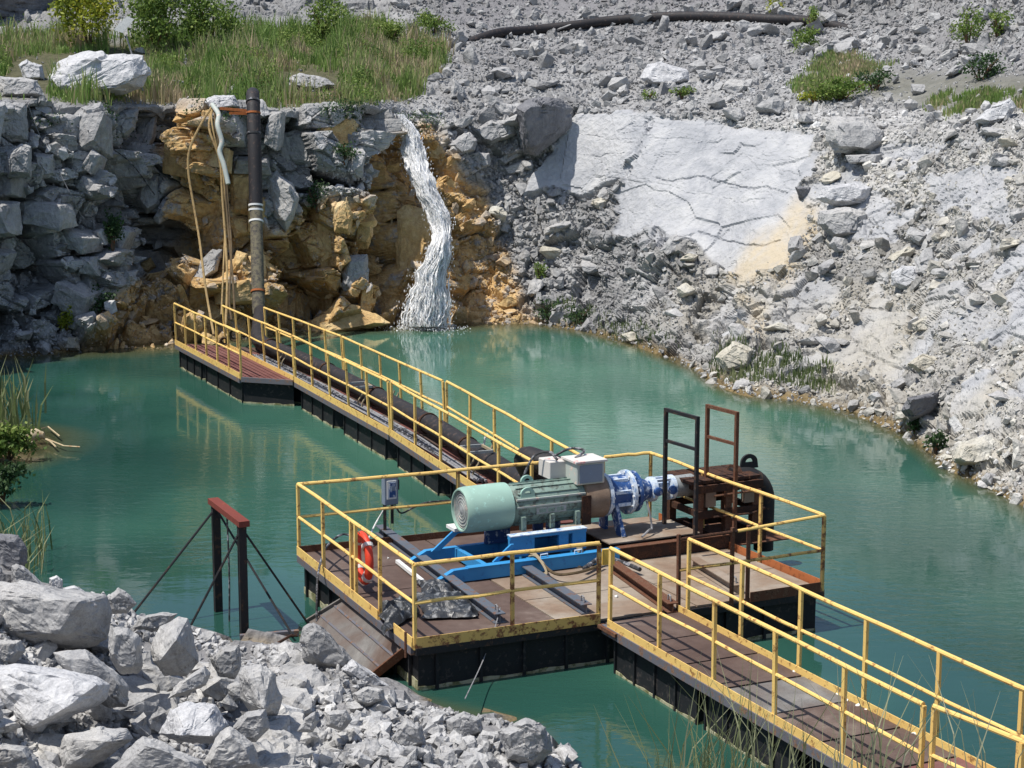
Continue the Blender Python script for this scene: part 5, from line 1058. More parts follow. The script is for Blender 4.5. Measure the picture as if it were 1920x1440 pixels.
# ---- tarp
def tarp(name, poly, label, hgt, seed, m='tarp'):
    n = 44; V = []; P4 = [L2(*p) for p in poly]
    for i in range(n):
        for j in range(n):
            u_, v_ = i/(n-1), j/(n-1); p = (P4[0].lerp(P4[1], u_)).lerp(P4[3].lerp(P4[2], u_), v_); V.append(p[:])
    V = np.array(V); q = V*np.array([1, 1, 0])+seed; f = 1-2*np.abs(fbm(q, .42, 4, seed)); g2 = 1-2*np.abs(fbm(q+9, .22, 3, seed+3)); uu = np.repeat(np.linspace(-1, 1, n), n); vv_ = np.tile(np.linspace(-1, 1, n), n)
    V[:, 2] = DECK+.02+hgt*(.75*np.clip(f, 0, 1)**1.5+.35*np.clip(g2, 0, 1))*(1-.8*np.maximum(abs(uu), abs(vv_))**4); V[:, :2] += .10*np.stack([fbm(q, .3, 3, seed+5), fbm(q, .3, 3, seed+6)], 1)
    ii, jj = np.meshgrid(np.arange(n-1), np.arange(n-1), indexing='ij'); a_ = (ii*n+jj).ravel(); F = np.stack([a_, a_+1, a_+n+1, a_+n], 1)
    base = np.array([V[:, 0].mean(), V[:, 1].mean(), DECK]); o = rawmesh(name, V-base, F, m); o.location = base; md = o.modifiers.new('thickness', 'SOLIDIFY'); md.thickness = .006; tag(o, label, 'plastic sheet'); return o
tarp('crumpled_sheet', [(775, 1118), (875, 1120), (905, 1160), (790, 1165)], 'crumpled black and grey plastic sheet spread on the deck in the front corner', .15, 4)
tarp('crumpled_sheet', [(785, 1095), (840, 1098), (850, 1125), (788, 1128)], 'smaller bunched black sheet next to the first deck beam', .13, 12)
tarp('draped_sheet', [(712, 1152), (775, 1128), (785, 1155), (720, 1195)], 'dark plastic sheet draped over the gap in the left toe plate', .22, 8)
# ---- rope and tan hose on deck
solo(MB().tube(spline([L2(985, 1062)+up*.22, L2(1010, 1075)+up*.2, L2(1040, 1090)+up*.12, L2(1075, 1092)+up*.14, L2(1110, 1078)+up*.10, L2(1130, 1068)+up*.1], 6), .022, 6), 'tan_hose', 'hosedark', 'brown hose lying along the front of the blue skid', 'hose')
k = MB()
for q in range(4): k.tube(spline([L2(978+q*3, 1060+q*2)+up*(.24-.02*q), L2(1000+q*2, 1066+q*3)+up*.26, L2(1025, 1082+q*2)+up*.1, L2(1000, 1088)+up*.05], 5), .018, 6)
solo(k, 'rope_coil', 'rope', 'tan rope tied in loops at the foot of the skid', 'rope')
solo(MB().tube(spline([at(1086, 1020, Y=27.2), at(1088, 1040, Y=27.15), at(1083, 1060, Y=27.1), at(1088, 1075, Y=27.1)], 5), [.05]*5+[.04]*5+[.06]*5+[.03], 8), 'tied_rope', 'rope', 'knotted tan rope hanging from the skid side', 'rope')
solo(MB().tube(spline([L2(1095, 1078)+up*.1, L2(1130, 1062)+up*.14, L2(1165, 1068)+up*.12, L2(1200, 1080)+up*.1], 5), .035, 8), 'black_hose', 'cable', 'short black hose on the deck behind the gangway', 'hose')
wl_ = at(923, 1180, Y=at(925, 1175, DECK).y-.05); solo(MB().tube(spline([L2(938, 1160)+up*.16, L2(927, 1180)+up*.0, at(905, 1240, Y=23.6), at(872, 1310, Y=22.0)], 6), .008, 5), 'mooring_wire', 'cablegrey', 'thin grey mooring wire from the front edge of the platform to the rocks', 'wire')
# ---- ramp plate at the left corner
rp = thing('ramp_plate', 'tilted rusty grey steel ramp plate hanging from the left side of the platform', 'ramp', tuple(at(670, 1200, .3)))
Q1, Q2 = at(655, 1118, z=.52), at(768, 1213, z=.52); Q4, Q3 = at(578, 1165, z=.02), at(697, 1270, z=.02)
nrm = (Q2-Q1).cross(Q4-Q1).normalized(); nrm = nrm if nrm.z > 0 else -nrm
MB().hexa([Q1-nrm*.02, Q2-nrm*.02, Q3-nrm*.02, Q4-nrm*.02], [Q1, Q2, Q3, Q4]).build('plate', 'rampmat', rp)
MB().beam(Q2, Q3, .03, .12, up=nrm).build('side_flange', 'rust', rp); MB().beam(Q1, Q4, .03, .10, up=nrm).build('side_flange', 'rampmat', rp); MB().beam(Q1+nrm*.02, Q2+nrm*.02, .05, .05).build('top_edge', 'greysteel', rp)
for t in (.36, .72): MB().beam(Q1.lerp(Q4, t)+nrm*.008, Q2.lerp(Q3, t)+nrm*.008, .03, .012, up=nrm).build('weld_seam', 'greysteel', rp)
MB().tube([W(Fc.x-.12, Fc.y-.05, .50), W(Fc.x-.12, Fc.y-.05, .85)], .02, 6).build('hinge_pin', 'rust', rp)

# ---- gangway to the near shore
gN = [xy(L2(*p)) for p in ((1141, 1168), (1234, 1226))]; P0 = xy(at(1145, 1028, TOP)); P5 = xy(at(1731, 1321, TOP)); gd = (P5-P0).normalized()
Q0 = xy(at(1292, 1011, TOP)); Q5 = xy(at(1916, 1290, TOP)); 
end = 17.0; P9 = P5+gd*4.0; Q9 = P9+(Q5-P5)-gd*0+Vector((0, 0)); perp = Vector((-gd.y, gd.x)); wd = (Q0-P0).dot(perp); 
Q0s = P0+perp*wd; 
ext0 = P0-gd*.12; E0 = ext0+perp*wd; P7 = P5+gd*.1
gw = thing('gangway', 'long yellow railed gangway with a brown deck from the platform to the near shore', 'gangway', tuple(W(*((P0+Q5)/2), 0)))
deckplate(gw, [ext0, P7, P7+perp*wd, E0], 7, ['deck', 'deck', 'deck', 'rampmat', 'deck', 'deck', 'deckred'], z=DECK+.02)
edge_channel(gw, ext0, P7, 'greysteel', .12, DECK-.06, .03)
ts = [i/5 for i in range(6)]
railing(gw, P0, P5, 0, posts=ts, toe=[(0, 1.02, 'yellow')], z=DECK)
railing(gw, Q0, Q5, 0, posts=ts, toe=[(-.03, 1.0, 'yellow')], z=DECK)
ln = (P7-ext0).length
for t0, t1 in ((.03, .34), (.37, .66), (.70, .97)):
    a, b = ext0.lerp(P7, t0)+perp*.06, ext0.lerp(P7, t1)+perp*.06; tank(gw, a, b, perp*(wd-.12), z1=DECK-.02, ribs=4)
fl = MB().beam(W(*(ext0-perp*.05), DECK-.03)-Vector((gd.x, gd.y, 0))*.05, W(*(ext0+gd*.45-perp*.05), DECK-.03), .10, .05).build('landing_lip', 'rust', gw)
g2 = thing('shore_gangway', 'last yellow railed gangway section at the bottom right corner reaching the bank', 'gangway', tuple(W(*P5, 0)))
S0 = xy(at(1750, 1324, TOP)); S1 = xy(at(1920, 1392, TOP)); sd_ = (S1-S0).normalized(); S9 = S0+sd_*3.4; sp_ = Vector((-sd_.y, sd_.x)); wd2 = (Q5-S0).dot(sp_)
deckplate(g2, [S0+sd_*.02, S9, S9+sp_*wd2, S0+sd_*.02+sp_*wd2], 4, ['deck', 'deckred'], z=DECK+.02); edge_channel(g2, S0, S9, 'greysteel', .12, DECK-.06, .03)
railing(g2, S0, S9, 0, posts=[0, .35, .7, 1], toe=[(0, 1, 'yellow')]); railing(g2, S0+sp_*wd2, S9+sp_*wd2, 0, posts=[.35, .7, 1], toe=[(0, 1, 'yellow')])
tank(g2, S0+sd_*.3+sp_*.1, S0+sd_*2.2+sp_*.1, sp_*(wd2-.2), z1=DECK-.02, ribs=3)

# ---- floating pipeline walkway and far landing
NN = [Vector(p) for p in ((-7.80, 49.3), (-5.24, 43.75), (-2.50, 37.3), (.35, 29.6))]; FFp = [Vector(p) for p in ((-6.62, 48.9), (-4.03, 43.6), (-1.36, 37.35), (1.22, 29.9))]
LD = [Vector((-9.20, 49.7)), Vector((-6.62, 44.2))]
lab = ['farthest walkway section at the foot of the cliff', 'middle walkway section between the landing and the near section', 'nearest walkway section, joining the pump platform']
lnz = (0, math.radians(-3.0))
for i in range(3):
    a, b, c, d = NN[i], NN[i+1], FFp[i+1], FFp[i]; g_ = (b-a).normalized(); a2, b2 = a+g_*.05, b-g_*.05; d2, c2 = d+g_*.05, c-g_*.05
    t = thing('walkway_section', 'yellow railed '+lab[i], 'walkway', tuple(W(*((a+c)/2), 0)))
    deckplate(t, [a2, b2, c2, d2], 6, ['deck', 'deckred'])
    edge_channel(t, a2, b2)
    railing(t, a2, b2, 6, toe=[(0, 1, 'yellow')], lean=lnz if i < 2 else (0, 0)); railing(t, d2, c2, 6, toe=[(0, 1, 'yellow')], lean=lnz if i < 2 else (0, 0))
    pv = (d2-a2); 
    if i: 
        for t0, t1 in (((.04, .40), (.52, .93)) if i == 1 else ((.03, .36), (.46, .80))): tank(t, a2.lerp(b2, t0)+pv*.06, a2.lerp(b2, t1)+pv*.06, pv*.85, ribs=3, z1=DECK-.04)
    else: tank(t, a2.lerp(b2, .1)+pv*.1, a2.lerp(b2, .9)+pv*.1, pv*.8, ribs=3, z1=DECK-.04)
lt = thing('landing_float', 'wide far landing with red brown planks and one yellow railing on its left side', 'landing', tuple(W(*((LD[0]+NN[1])/2), 0)))
deckplate(lt, [LD[0], LD[1], NN[1]-Vector((.05, .02)), NN[0]-Vector((.05, .02))], 8, ['deckred'], axis=1, gap=.06)
edge_channel(lt, LD[0], LD[1]); MB().beam(W(*LD[1], DECK-.05), W(*NN[1], DECK-.05)-Vector((.06, 0, 0)), .05, .12).build('end_lip', 'greysteel', lt)
railing(lt, LD[0], LD[1], 7, toe=[(0, 1, 'yellow')], lean=(0, math.radians(-1)))
pv = NN[1]-LD[1]
for t0, t1 in ((.03, .38), (.46, .985)): tank(lt, LD[0].lerp(LD[1], t0)+Vector((.06, 0)), LD[0].lerp(LD[1], t1)+Vector((.06, 0)), pv*.94, ribs=3, z1=DECK-.04)

# black pipeline along the walkway
def midw(i, t, k=.62): return (NN[i].lerp(NN[i+1], t)).lerp(FFp[i].lerp(FFp[i+1], t), k)
PZ = DECK+.26
pts = [at(489, 585, Y=52.5), at(486, 612, Y=50.2)]
pts[1].z = PZ+.15
pts += [W(*midw(0, .15), PZ), W(*midw(0, .6), PZ), W(*midw(1, .05), PZ), W(*midw(1, .5), PZ), W(*midw(2, .05), PZ), W(*midw(2, .4), PZ), W(*midw(2, .7), PZ), W(*midw(2, .86), PZ+.02), at(985, 862, Y=30.6), at(1020, 868, Y=30.2), at(1065, 885, Y=29.9), at(1120, 905, Y=29.6), at(1150, 935, Y=29.2)]
pl = thing('black_pipeline', 'long black pipe lying along the floating walkway to the pump', 'pipe', tuple(W(*midw(1, .5), DECK)))
MB().tube(spline(pts, 6), .20, 18).build('pipe', 'pipe', pl, smooth=True)
for i, t in ((0, .3), (1, .02), (1, .55), (2, .03), (2, .35)):
    c = W(*midw(i, t), PZ); dd_ = (NN[i+1]-NN[i]).normalized(); MB().tube([c-Vector((*dd_, 0))*.04, c+Vector((*dd_, 0))*.04], .225, 18).build('pipe_collar', 'rustdark', pl, smooth=True)
def hooks(i, t, k0, label):
    c = midw(i, t, k0); o = MB(); g_ = (NN[i+1]-NN[i]).normalized()
    for q in (0, .28):
        b = W(*(c+g_*q), DECK+.02); o.tube(spline([b, b+Vector((.02, 0, .15)), b+Vector((.10, 0, .27)), b+Vector((.12, 0, .33))], 4), .022, 6)
    solo(o, 'pipe_hook', 'rope', label, 'hook')
hooks(0, .62, .25, 'pair of pale bent hooks beside the pipe on the farthest walkway section'); hooks(1, .55, .25, 'pair of pale bent hooks beside the pipe on the middle walkway section'); hooks(2, .52, .2, 'pale bent hooks beside the pipe on the nearest walkway section')
hooks(1, .5, .95, 'pale hooks on the water side of the pipe on the middle section')
def saddle(px, py, label):
    c = at(px, py, PZ+.25); t = thing('pipe_saddle', label, 'steel frame', tuple(c), 'steel frames strapped over the pipe'); dd_ = Vector((.36, -.93, 0)); sd2 = Vector((.93, .36, 0))
    for s_ in (-.22, .22): MB().beam(c+dd_*s_*1.3-sd2*.22, c+dd_*s_*1.3+sd2*.22, .04, .05).build('cross_bar', 'grille', t); MB().beam(c+sd2*s_-dd_*.28, c+sd2*s_+dd_*.28, .04, .045).build('side_bar', 'rope', t)
saddle(673, 722, 'small rusty strapping frame on the pipe at the middle section'); saddle(893, 842, 'pale steel frame strapped on the pipe near the platform')
# cable bundle
for j in range(7):
    rj = random.Random(j); pts = []
    for i in (0, 1, 2):
        for t in (.1, .35, .6, .85): 
            if i == 0 and t < .3: continue
            if i == 2 and t > .8: continue
            q = midw(i, t, .10+.035*j+rj.uniform(-.03, .03)); pts.append(W(q.x, q.y, DECK+.03+rj.random()*.05))
    solo(MB().tube(spline(pts, 5), rj.uniform(.018, .035), 6), 'walkway_cable', 'cable' if j % 3 else 'cablegrey', ('dark' if j % 3 else 'pale grey')+' cable in the bundle lying along the walkway', 'cable', 'cables bundled along the walkway', smooth=True)
for (x, y, s_) in ((905, 845, 0), (925, 852, 1), (912, 858, 2)):
    c = at(x, y, DECK+.02); solo(MB().tube([c, c+Vector((.05+.04*s_, 0, .26)), c+Vector((.10, 0, .34))], .025, 6), 'bent_bar', 'white' if s_ < 1 else 'rope', ['white bent bar standing among the cables', 'tan bent bar right of the white one', 'lower tan bar among the cables'][s_], 'bar')
# tyre fenders and chains on the landing
for (x, y, lb) in ((441, 628, 'larger coil of rusty cable on the far landing by the pipe'), (420, 640, 'smaller coil of rusty cable on the far landing')):
    c = at(x, y, DECK+.2); r_ = .17 if x > 430 else .11; k = MB()
    for q in range(3): k.tube([c+Vector(((r_-.02*q)*math.cos(a), .04*q, (r_-.02*q)*math.sin(a))) for a in np.linspace(0, 6.28, 20)], .02, 6)
    solo(k, 'cable_coil', 'hosedark', lb, 'cable coil')

# ---- upright pipe on the cliff, hoses
vp = thing('cliff_pipe', 'tall upright pipe on the cliff, black above and weathered tan below', 'pipe', tuple(at(482, 600, Y=53.0)))
Yp = lambda y: np.interp(y, [170, 200, 400, 590], [55.2, 54.8, 54.0, 52.6])
def V_(x, y, dy=0): return at(x, y, Y=Yp(y)+dy)
MB().tube([V_(474, 186, .9), V_(474, 176, .35), V_(474, 182, .05), V_(475, 200), V_(478, 300), V_(480, 385)], .20, 18).build('upper_pipe', 'pipe', vp, smooth=True)
MB().tube([V_(480, 385), V_(481, 430), V_(483, 520), V_(485, 590)], .185, 18).build('lower_pipe', 'pipeweather', vp, smooth=True)
for y, m_ in ((383, 'white'), (392, 'white'), (414, 'white'), (190, 'cable'), (210, 'rustorange'), (248, 'cable'), (545, 'rustorange')):
    x = np.interp(y, [176, 590], [474, 485]); MB().tube([V_(x, y), V_(x, y+3.5)], .215, 18).build('band', m_, vp, smooth=True)
for x0, x1, y0, y1, dd2 in ((412, 468, 203, 208, 0), (430, 470, 212, 213, .2)): MB().beam(V_(x0, y0, dd2), V_(x1, y1, dd2), .05, .08).build('anchor_arm', 'rustorange', vp)
HS = [([(398, 200), (383, 222), (357, 275), (353, 320), (364, 390), (374, 450), (384, 530), (394, 590), (401, 628)], .05, 'hose', 'tan hose hanging furthest left from the cliff rim to the landing'),
      ([(400, 200), (392, 240), (412, 300), (417, 370), (422, 440), (426, 520), (424, 590), (421, 620)], .05, 'hose', 'tan hose in the middle of the hanging bundle'),
      ([(402, 200), (405, 240), (419, 310), (424, 380), (430, 450), (437, 530), (440, 590)], .045, 'hosedark', 'dark hose right of the middle tan one in the bundle'),
      ([(404, 202), (412, 250), (424, 330), (429, 400), (434, 470), (430, 560), (434, 600)], .04, 'hosedark', 'thin brown hose hanging in the bundle'),
      ([(396, 202), (398, 235), (410, 290), (420, 340), (422, 420), (419, 500), (415, 590)], .035, 'hose', 'thin tan hose crossing behind the middle one')]
for pts, r_, m_, lb in HS: solo(MB().tube(spline([at(x, y, Y=float(np.interp(y, [190, 230, 420, 600, 630], [55.6, 54.6, 53.6, 51.0, 49.0]))) for x, y in pts], 5), r_*.72, 7), 'hanging_hose', m_, lb, 'hose', smooth=True)
solo(MB().tube(spline([at(x, y, Y=float(np.interp(y, [180, 230, 420], [55.6, 54.4, 53.5]))) for x, y in [(398, 196), (410, 215), (408, 235), (416, 265), (412, 285), (420, 310), (428, 345)]], 5), [.075]*31, 10), 'fabric_sleeve', 'lightbox', 'pale grey fabric sleeve hanging over the cliff rim beside the hoses', 'sleeve', smooth=True)
def wire(pts, label, r_=.012, m='cablegrey', dy=-.35):
    P_ = []
    for x, y in pts: s_ = surf(x, y); P_.append(at(x, y, Y=s_.y+dy))
    solo(MB().tube(spline(P_, 4), r_, 5), 'hanging_wire', m, label, 'wire')
wire([(52, 195), (75, 255), (100, 300), (140, 380), (175, 450)], 'thin pale wire hanging down the left cliff')
wire([(165, 245), (220, 285), (250, 310), (290, 365)], 'black wire hanging below the narrow upright block', .02, 'cable')
# sign on a pole above the rim
sg = thing('pole_sign', 'grey diamond shaped board on a thin pole above the huge bench boulder', 'sign', tuple(at(268, 168, Y=57)))
MB().tube([at(268, 170, Y=57), at(237, 68, Y=57.3)], .025, 6).build('pole', 'cablegrey', sg)
q = [at(x, y, Y=57.2+dy) for x, y, dy in ((213, 55, 0), (238, 30, .2), (252, 36, .1), (230, 62, -.1))]; MB().hexa([p+Vector((0, .03, 0)) for p in q], q).build('board', 'grille', sg)
# pipe on the upper slope
pts = []
for x, y in [(870, 68), (930, 63), (1000, 56), (1080, 47), (1150, 38), (1250, 31), (1340, 31), (1440, 36), (1520, 40), (1600, 42)]:
    s_ = surf(x, y+5); pts.append(s_+Vector((0, -.25, .10 if 890 < x < 1560 else -.22)))
solo(MB().tube(spline(pts, 6), .19, 12), 'upper_pipeline', 'pipe', 'long black pipe lying on the upper rubble slope', 'pipe', smooth=True)

# ---- gantry
ga_ = thing('gantry', 'black two legged steel gantry with a red oxide top beam and thin braces', 'gantry', tuple(at(425, 1195, .1)))
T1, T2 = at(404, 940, Y=26.9), at(453, 985, Y=25.7); zt_ = (T1.z+T2.z)/2; T1.z = T2.z = zt_-.04; dG = (T2-T1).normalized()
for T in (T1, T2): MB().beam(Vector((T.x, T.y, -.5)), T, .115, .10, up=(dG.x, dG.y, 0)).build('leg', 'blacksteel', ga_)
MB().beam(T1-dG*.14+up*.055, T2+dG*.14+up*.055, .16, .085).build('top_beam', 'rustred', ga_)
for (A, b) in ((T1, (250, 1150, .25)), (T2, (358, 1172, .25)), (T1, (548, 1190, .1)), (T2, (578, 1170, .1))): MB().tube([A-up*.03, at(b[0], b[1], z=b[2])], .018, 6).build('brace', 'blacksteel', ga_)
MB().tube(spline([T1.lerp(T2, .45), T1.lerp(T2, .45)-up*1.0+Vector((.01, 0, 0)), T1.lerp(T2, .4)-up*2.0], 4), .014, 5).build('chain', 'cable', ga_)
MB().beam(at(450, 1195, .05), at(560, 1186, .05), .08, .08).build('base_bar', 'greysteel', ga_)
MB().tube([at(505, 1215, .25), at(545, 1192, .22), at(556, 1192, .2)], .02, 6).build('foot_rod', 'rustdark', ga_)

# ------------------------------------------------------------ waterfall
def waterfall():
    ctr_ = [(748, 214, 9), (758, 232, 14), (768, 255, 20), (777, 285, 23), (784, 320, 22), (796, 350, 22), (812, 380, 22), (823, 410, 22), (829, 440, 22), (824, 470, 24), (812, 505, 30), (804, 540, 36), (800, 575, 40), (799, 612, 43)]
    ctr_ = [(x, y, w_) for x, y, w_ in ctr_]; ys = np.linspace(214, 613, 330); xs = np.interp(ys, [c[1] for c in ctr_], [c[0] for c in ctr_]); ws = .84*np.interp(ys, [c[1] for c in ctr_], [c[2] for c in ctr_])*(1+.30*fbm(np.stack([ys/60., ys*0, ys*0], 1), .5, 3, 71)); xs = xs+6*fbm(np.stack([ys/60., ys*0+3, ys*0], 1), .4, 3, 72)
    base = [surf(x, y).y for x, y in zip(xs, ys)]; base = np.minimum.accumulate(np.array(base)[::1]) if False else np.convolve(np.pad(base, 10, mode='edge'), np.ones(21)/21, 'valid')
    lin = np.interp(ys, [214, 300, 330, 430, 455, 613], [base[0]+.2, base[0]*.80+base[-1]*.20-.05, base[0]*.66+base[-1]*.34-.20, base[0]*.42+base[-1]*.58-.20, base[0]*.30+base[-1]*.70-.45, base[-1]-.55]); base = np.minimum(base+.25, lin); base = np.convolve(np.pad(base, 12, mode='edge'), np.ones(25)/25, 'valid')
    rw = np.random.default_rng(77); Vs, Fs, Vr = [], [], []; k = 0
    for q in range(430):
        wet_ = q < 60; y0 = 214+rw.random()**.8*360; ln_ = rw.uniform(40, 150) if not wet_ else 400; y0 = 214 if wet_ else y0; y1 = min(613, y0+ln_)
        n = max(6, int((y1-y0)/5)); yy = np.linspace(y0, y1, n); u_ = np.clip(rw.normal(0, .50), -1.2, 1.2); cxx = np.interp(yy, ys, xs); ww = np.interp(yy, ys, ws); bb2 = np.interp(yy, ys, base)
        ph = rw.uniform(0, 6.28); u2 = u_+np.cumsum(rw.normal(0, .035, n)); x = cxx+u2*ww*.95+1.3*np.sin(yy*.10+ph); half = rw.uniform(.6, 2.4)*np.sin(np.linspace(.15, math.pi-.1, n))**.5*(1+.5*rw.random(n)); dep = bb2-.90-.34*(1-np.clip(abs(u2), 0, 1)**2)-rw.uniform(0, .16)+.03*np.cumsum(rw.normal(0, .25, n))
        L_ = np.stack([x-half, x+half], 1); D = ray_np(L_.ravel(), np.repeat(yy, 2)); tw = rw.uniform(-.05, .06)+.05*np.sin(yy*.15+ph); Yd = np.stack([dep+tw, dep-tw], 1).ravel(); Pw = D/D[:, 1:2]*Yd[:, None]+np.array([0, 0, CAMZ])
        a_ = k+np.arange(n-1)*2; Vs.append(Pw); Fs.append(np.stack([a_, a_+1, a_+3, a_+2], 1)); k += 2*n
    o = rawmesh('water_strands', np.concatenate(Vs), np.concatenate(Fs), 'foam'); o.parent = wf
    nd = 9000; yd = 214+(rw.random(nd)**.85)*398; ud = np.clip(rw.normal(0, .58, nd), -1.7, 1.7); xd = np.interp(yd, ys, xs)+ud*np.interp(yd, ys, ws)*.92
    Yd = np.interp(yd, ys, base)-.93-.34*(1-np.clip(abs(ud), 0, 1)**2)-rw.uniform(0, .16, nd); D = ray_np(xd, yd); Pd_ = D/D[:, 1:2]*Yd[:, None]+np.array([0, 0, CAMZ])
    V0 = np.array([(1, 0, 0), (-1, 0, 0), (0, 1, 0), (0, -1, 0), (0, 0, 2.6), (0, 0, -2.6)]); F0 = np.array([(0, 2, 4), (2, 1, 4), (1, 3, 4), (3, 0, 4), (2, 0, 5), (1, 2, 5), (3, 1, 5), (0, 3, 5)])
    sz_ = rw.uniform(.005, .019, nd); Vd = (V0[None]*sz_[:, None, None]*rw.uniform(.6, 1.5, (nd, 6, 1))+rw.normal(0, .006, (nd, 6, 3))+Pd_[:, None]).reshape(-1, 3); Fd = (F0[None]+(np.arange(nd)*6)[:, None, None]).reshape(-1, 3)
    o = rawmesh('water_drops', Vd, Fd, 'foam'); o.parent = wf; tag(o, kind='stuff')
    n = 30; V = []
    for i, y in enumerate(ys):
        for j in range(n):
            u_ = j/(n-1)*2-1; V.append((xs[i]+u_*ws[i]*.80, y, base[i]-.75-.26*(1-u_*u_)))
    V = np.array(V); D = ray_np(V[:, 0], V[:, 1]); Pw = D/D[:, 1:2]*V[:, 2:3]+np.array([0, 0, CAMZ]); Pw[:, 1] += .06*fbm(Pw*np.array([1, 1, .12]), .10, 4, 301)
    keep = 1.5*fbm(Pw*np.array([1, 1, .14])+5, .09, 4, 362)+.5*(1-np.abs(np.tile(np.linspace(-1, 1, n), len(ys)))**2)
    ii, jj = np.meshgrid(np.arange(len(ys)-1), np.arange(n-1), indexing='ij'); a_ = (ii*n+jj).ravel(); F = np.stack([a_, a_+1, a_+n+1, a_+n], 1); F = F[keep[F].mean(1) > .28]
    o = rawmesh('water_sheet', Pw, F, 'film', smooth=True); o.parent = wf
wf = thing('waterfall', 'white waterfall tumbling down the ochre cliff into the pond', 'waterfall', tuple(at(800, 612, 0)))
def foam_mat(amax=1.):
    m, n, p, o = mat('white_water_film' if amax < 1 else 'white_water'); co = wpos(n); mp = N(n, 'Mapping'); mp.inputs['Scale'].default_value = (12, 12, 1.5); n.links.new(co, mp.inputs[0])
    f = noise(n, mp.outputs[0], 1.3, 5, .7, .5); n.links.new(ramp(n, f, [(.3, (.90, .92, .93)), (.42, (.95, .95, .95)), (.6, (.98, .98, .98))]), p.inputs['Base Color']); p.inputs['Roughness'].default_value = 1.; p.inputs['Specular IOR Level'].default_value = .05; p.inputs['Subsurface Weight'].default_value = .5; p.inputs['Subsurface Radius'].default_value = (.3, .3, .3); p.inputs['Subsurface Scale'].default_value = .5
    al = ramp(n, f, [(.30, (.35*amax,)*3), (.46, (amax,)*3)]); (n.links.new(al, p.inputs['Alpha']) if amax < 1 else None); bump(n, p, f, .04, .5); t = N(n, 'BsdfTranslucent'); t.inputs[0].default_value = (.95, .96, .97, 1); mx = N(n, 'MixShader'); mx.inputs[0].default_value = .12; n.links.new(p.outputs[0], mx.inputs[1]); n.links.new(t.outputs[0], mx.inputs[2]); n.links.new(mx.outputs[0], o.inputs[0]); return m
M['foam'] = foam_mat(); M['film'] = foam_mat(.75); wf.location = (0, 0, 0); waterfall()
p0 = at(800, 612, 0)
fo = []; rf = np.random.default_rng(4); sp = rubble('splash_foam', np.stack([p0.x+rf.normal(0, .50, 700), p0.y-.55-abs(rf.normal(0, .38, 700))+.2, rf.uniform(0, .10, 700)*1], 1), rf.uniform(.02, .075, 700), None, np.ones(700), 'foam'); tag(sp, 'white foam where the waterfall meets the pond', 'foam', kind='stuff')

# ------------------------------------------------------------ plants
def blades(name, pts, hts, m, label, cat='grass', seed=1, width=.02, bend=.35, kind='stuff', lean=(0, 0), group=None):
    r = np.random.default_rng(seed); n = len(pts); pts = np.asarray(pts); a = r.uniform(0, 6.28, n); d = np.stack([np.cos(a), np.sin(a), a*0], 1); b = r.uniform(.2, 1, n)[:, None]*bend
    h = np.asarray(hts)[:, None]; wv = np.stack([-d[:, 1], d[:, 0], a*0], 1)*width*h/ .6; ln_ = np.array([lean[0], lean[1], 0])[None]
    wv2 = np.stack([np.ones(n), r.normal(0, .25, n), a*0], 1)*width*(.6+.6*r.random(n))[:, None]
    z_ = np.array([[0, 0, 1.]]); p1 = pts+z_*h*.55+(d*b+ln_)*h*.28; p2 = pts+z_*h*(1-b*.35)+(d*b+ln_)*h*.95
    V = np.stack([pts-wv2, pts+wv2, p1+wv2*.8, p1-wv2*.8, p2+wv2*.1, p2-wv2*.1], 1).reshape(-1, 3); k = (np.arange(n)*6)[:, None]
    F = np.concatenate([k+np.array([[0, 1, 2, 3]]), k+np.array([[3, 2, 4, 5]])]); var = np.repeat(np.clip(.5+.9*fbm(pts, 1.3, 3, seed)+r.normal(0, .22, n), 0, 1), 6)
    o = rawmesh(name, V, F, m, dict(var=var)); 
    md = None; tag(o, label, cat, group, kind); return o
def pick_surf(mask, n, seed):
    r = np.random.default_rng(seed); wgt = mask*cellw*(px_ > -120)*(px_ < 2040)*(py_ > -40); wgt = wgt/wgt.sum(); k = r.choice(len(P), n, p=wgt)
    return Pd[k]+r.normal(0, .05, (n, 3))*np.array([1, 1, 0]), r, k
gm = msk(BENCH, -4, 14)*smooth(-.30, .15, fbm(P, 1.6, 4, 404)+.12)*(1-msk([(80, 100), (285, 95), (290, 160), (80, 164)], -6, 4))*(1-msk([(528, 135), (640, 135), (640, 185), (528, 182)], -8, 4))*(1-msk([(25, 108), (90, 105), (95, 188), (-20, 188)], -4, 4))*smooth(5.0, 5.25, trow); pts, r, k = pick_surf(gm, 30000, 21)
hs = r.uniform(.16, .62, len(pts))*(1+2.4*np.clip(fbm(pts, .9, 3, 9), -.3, 1))*np.interp(px_[k], [0, 300, 480, 750], [.8, 1.0, 1.2, .9]); ob = blades('bench_grass', pts, hs, 'grass', 'tall green and brown grass covering the bench above the cliff', seed=5, width=.022)
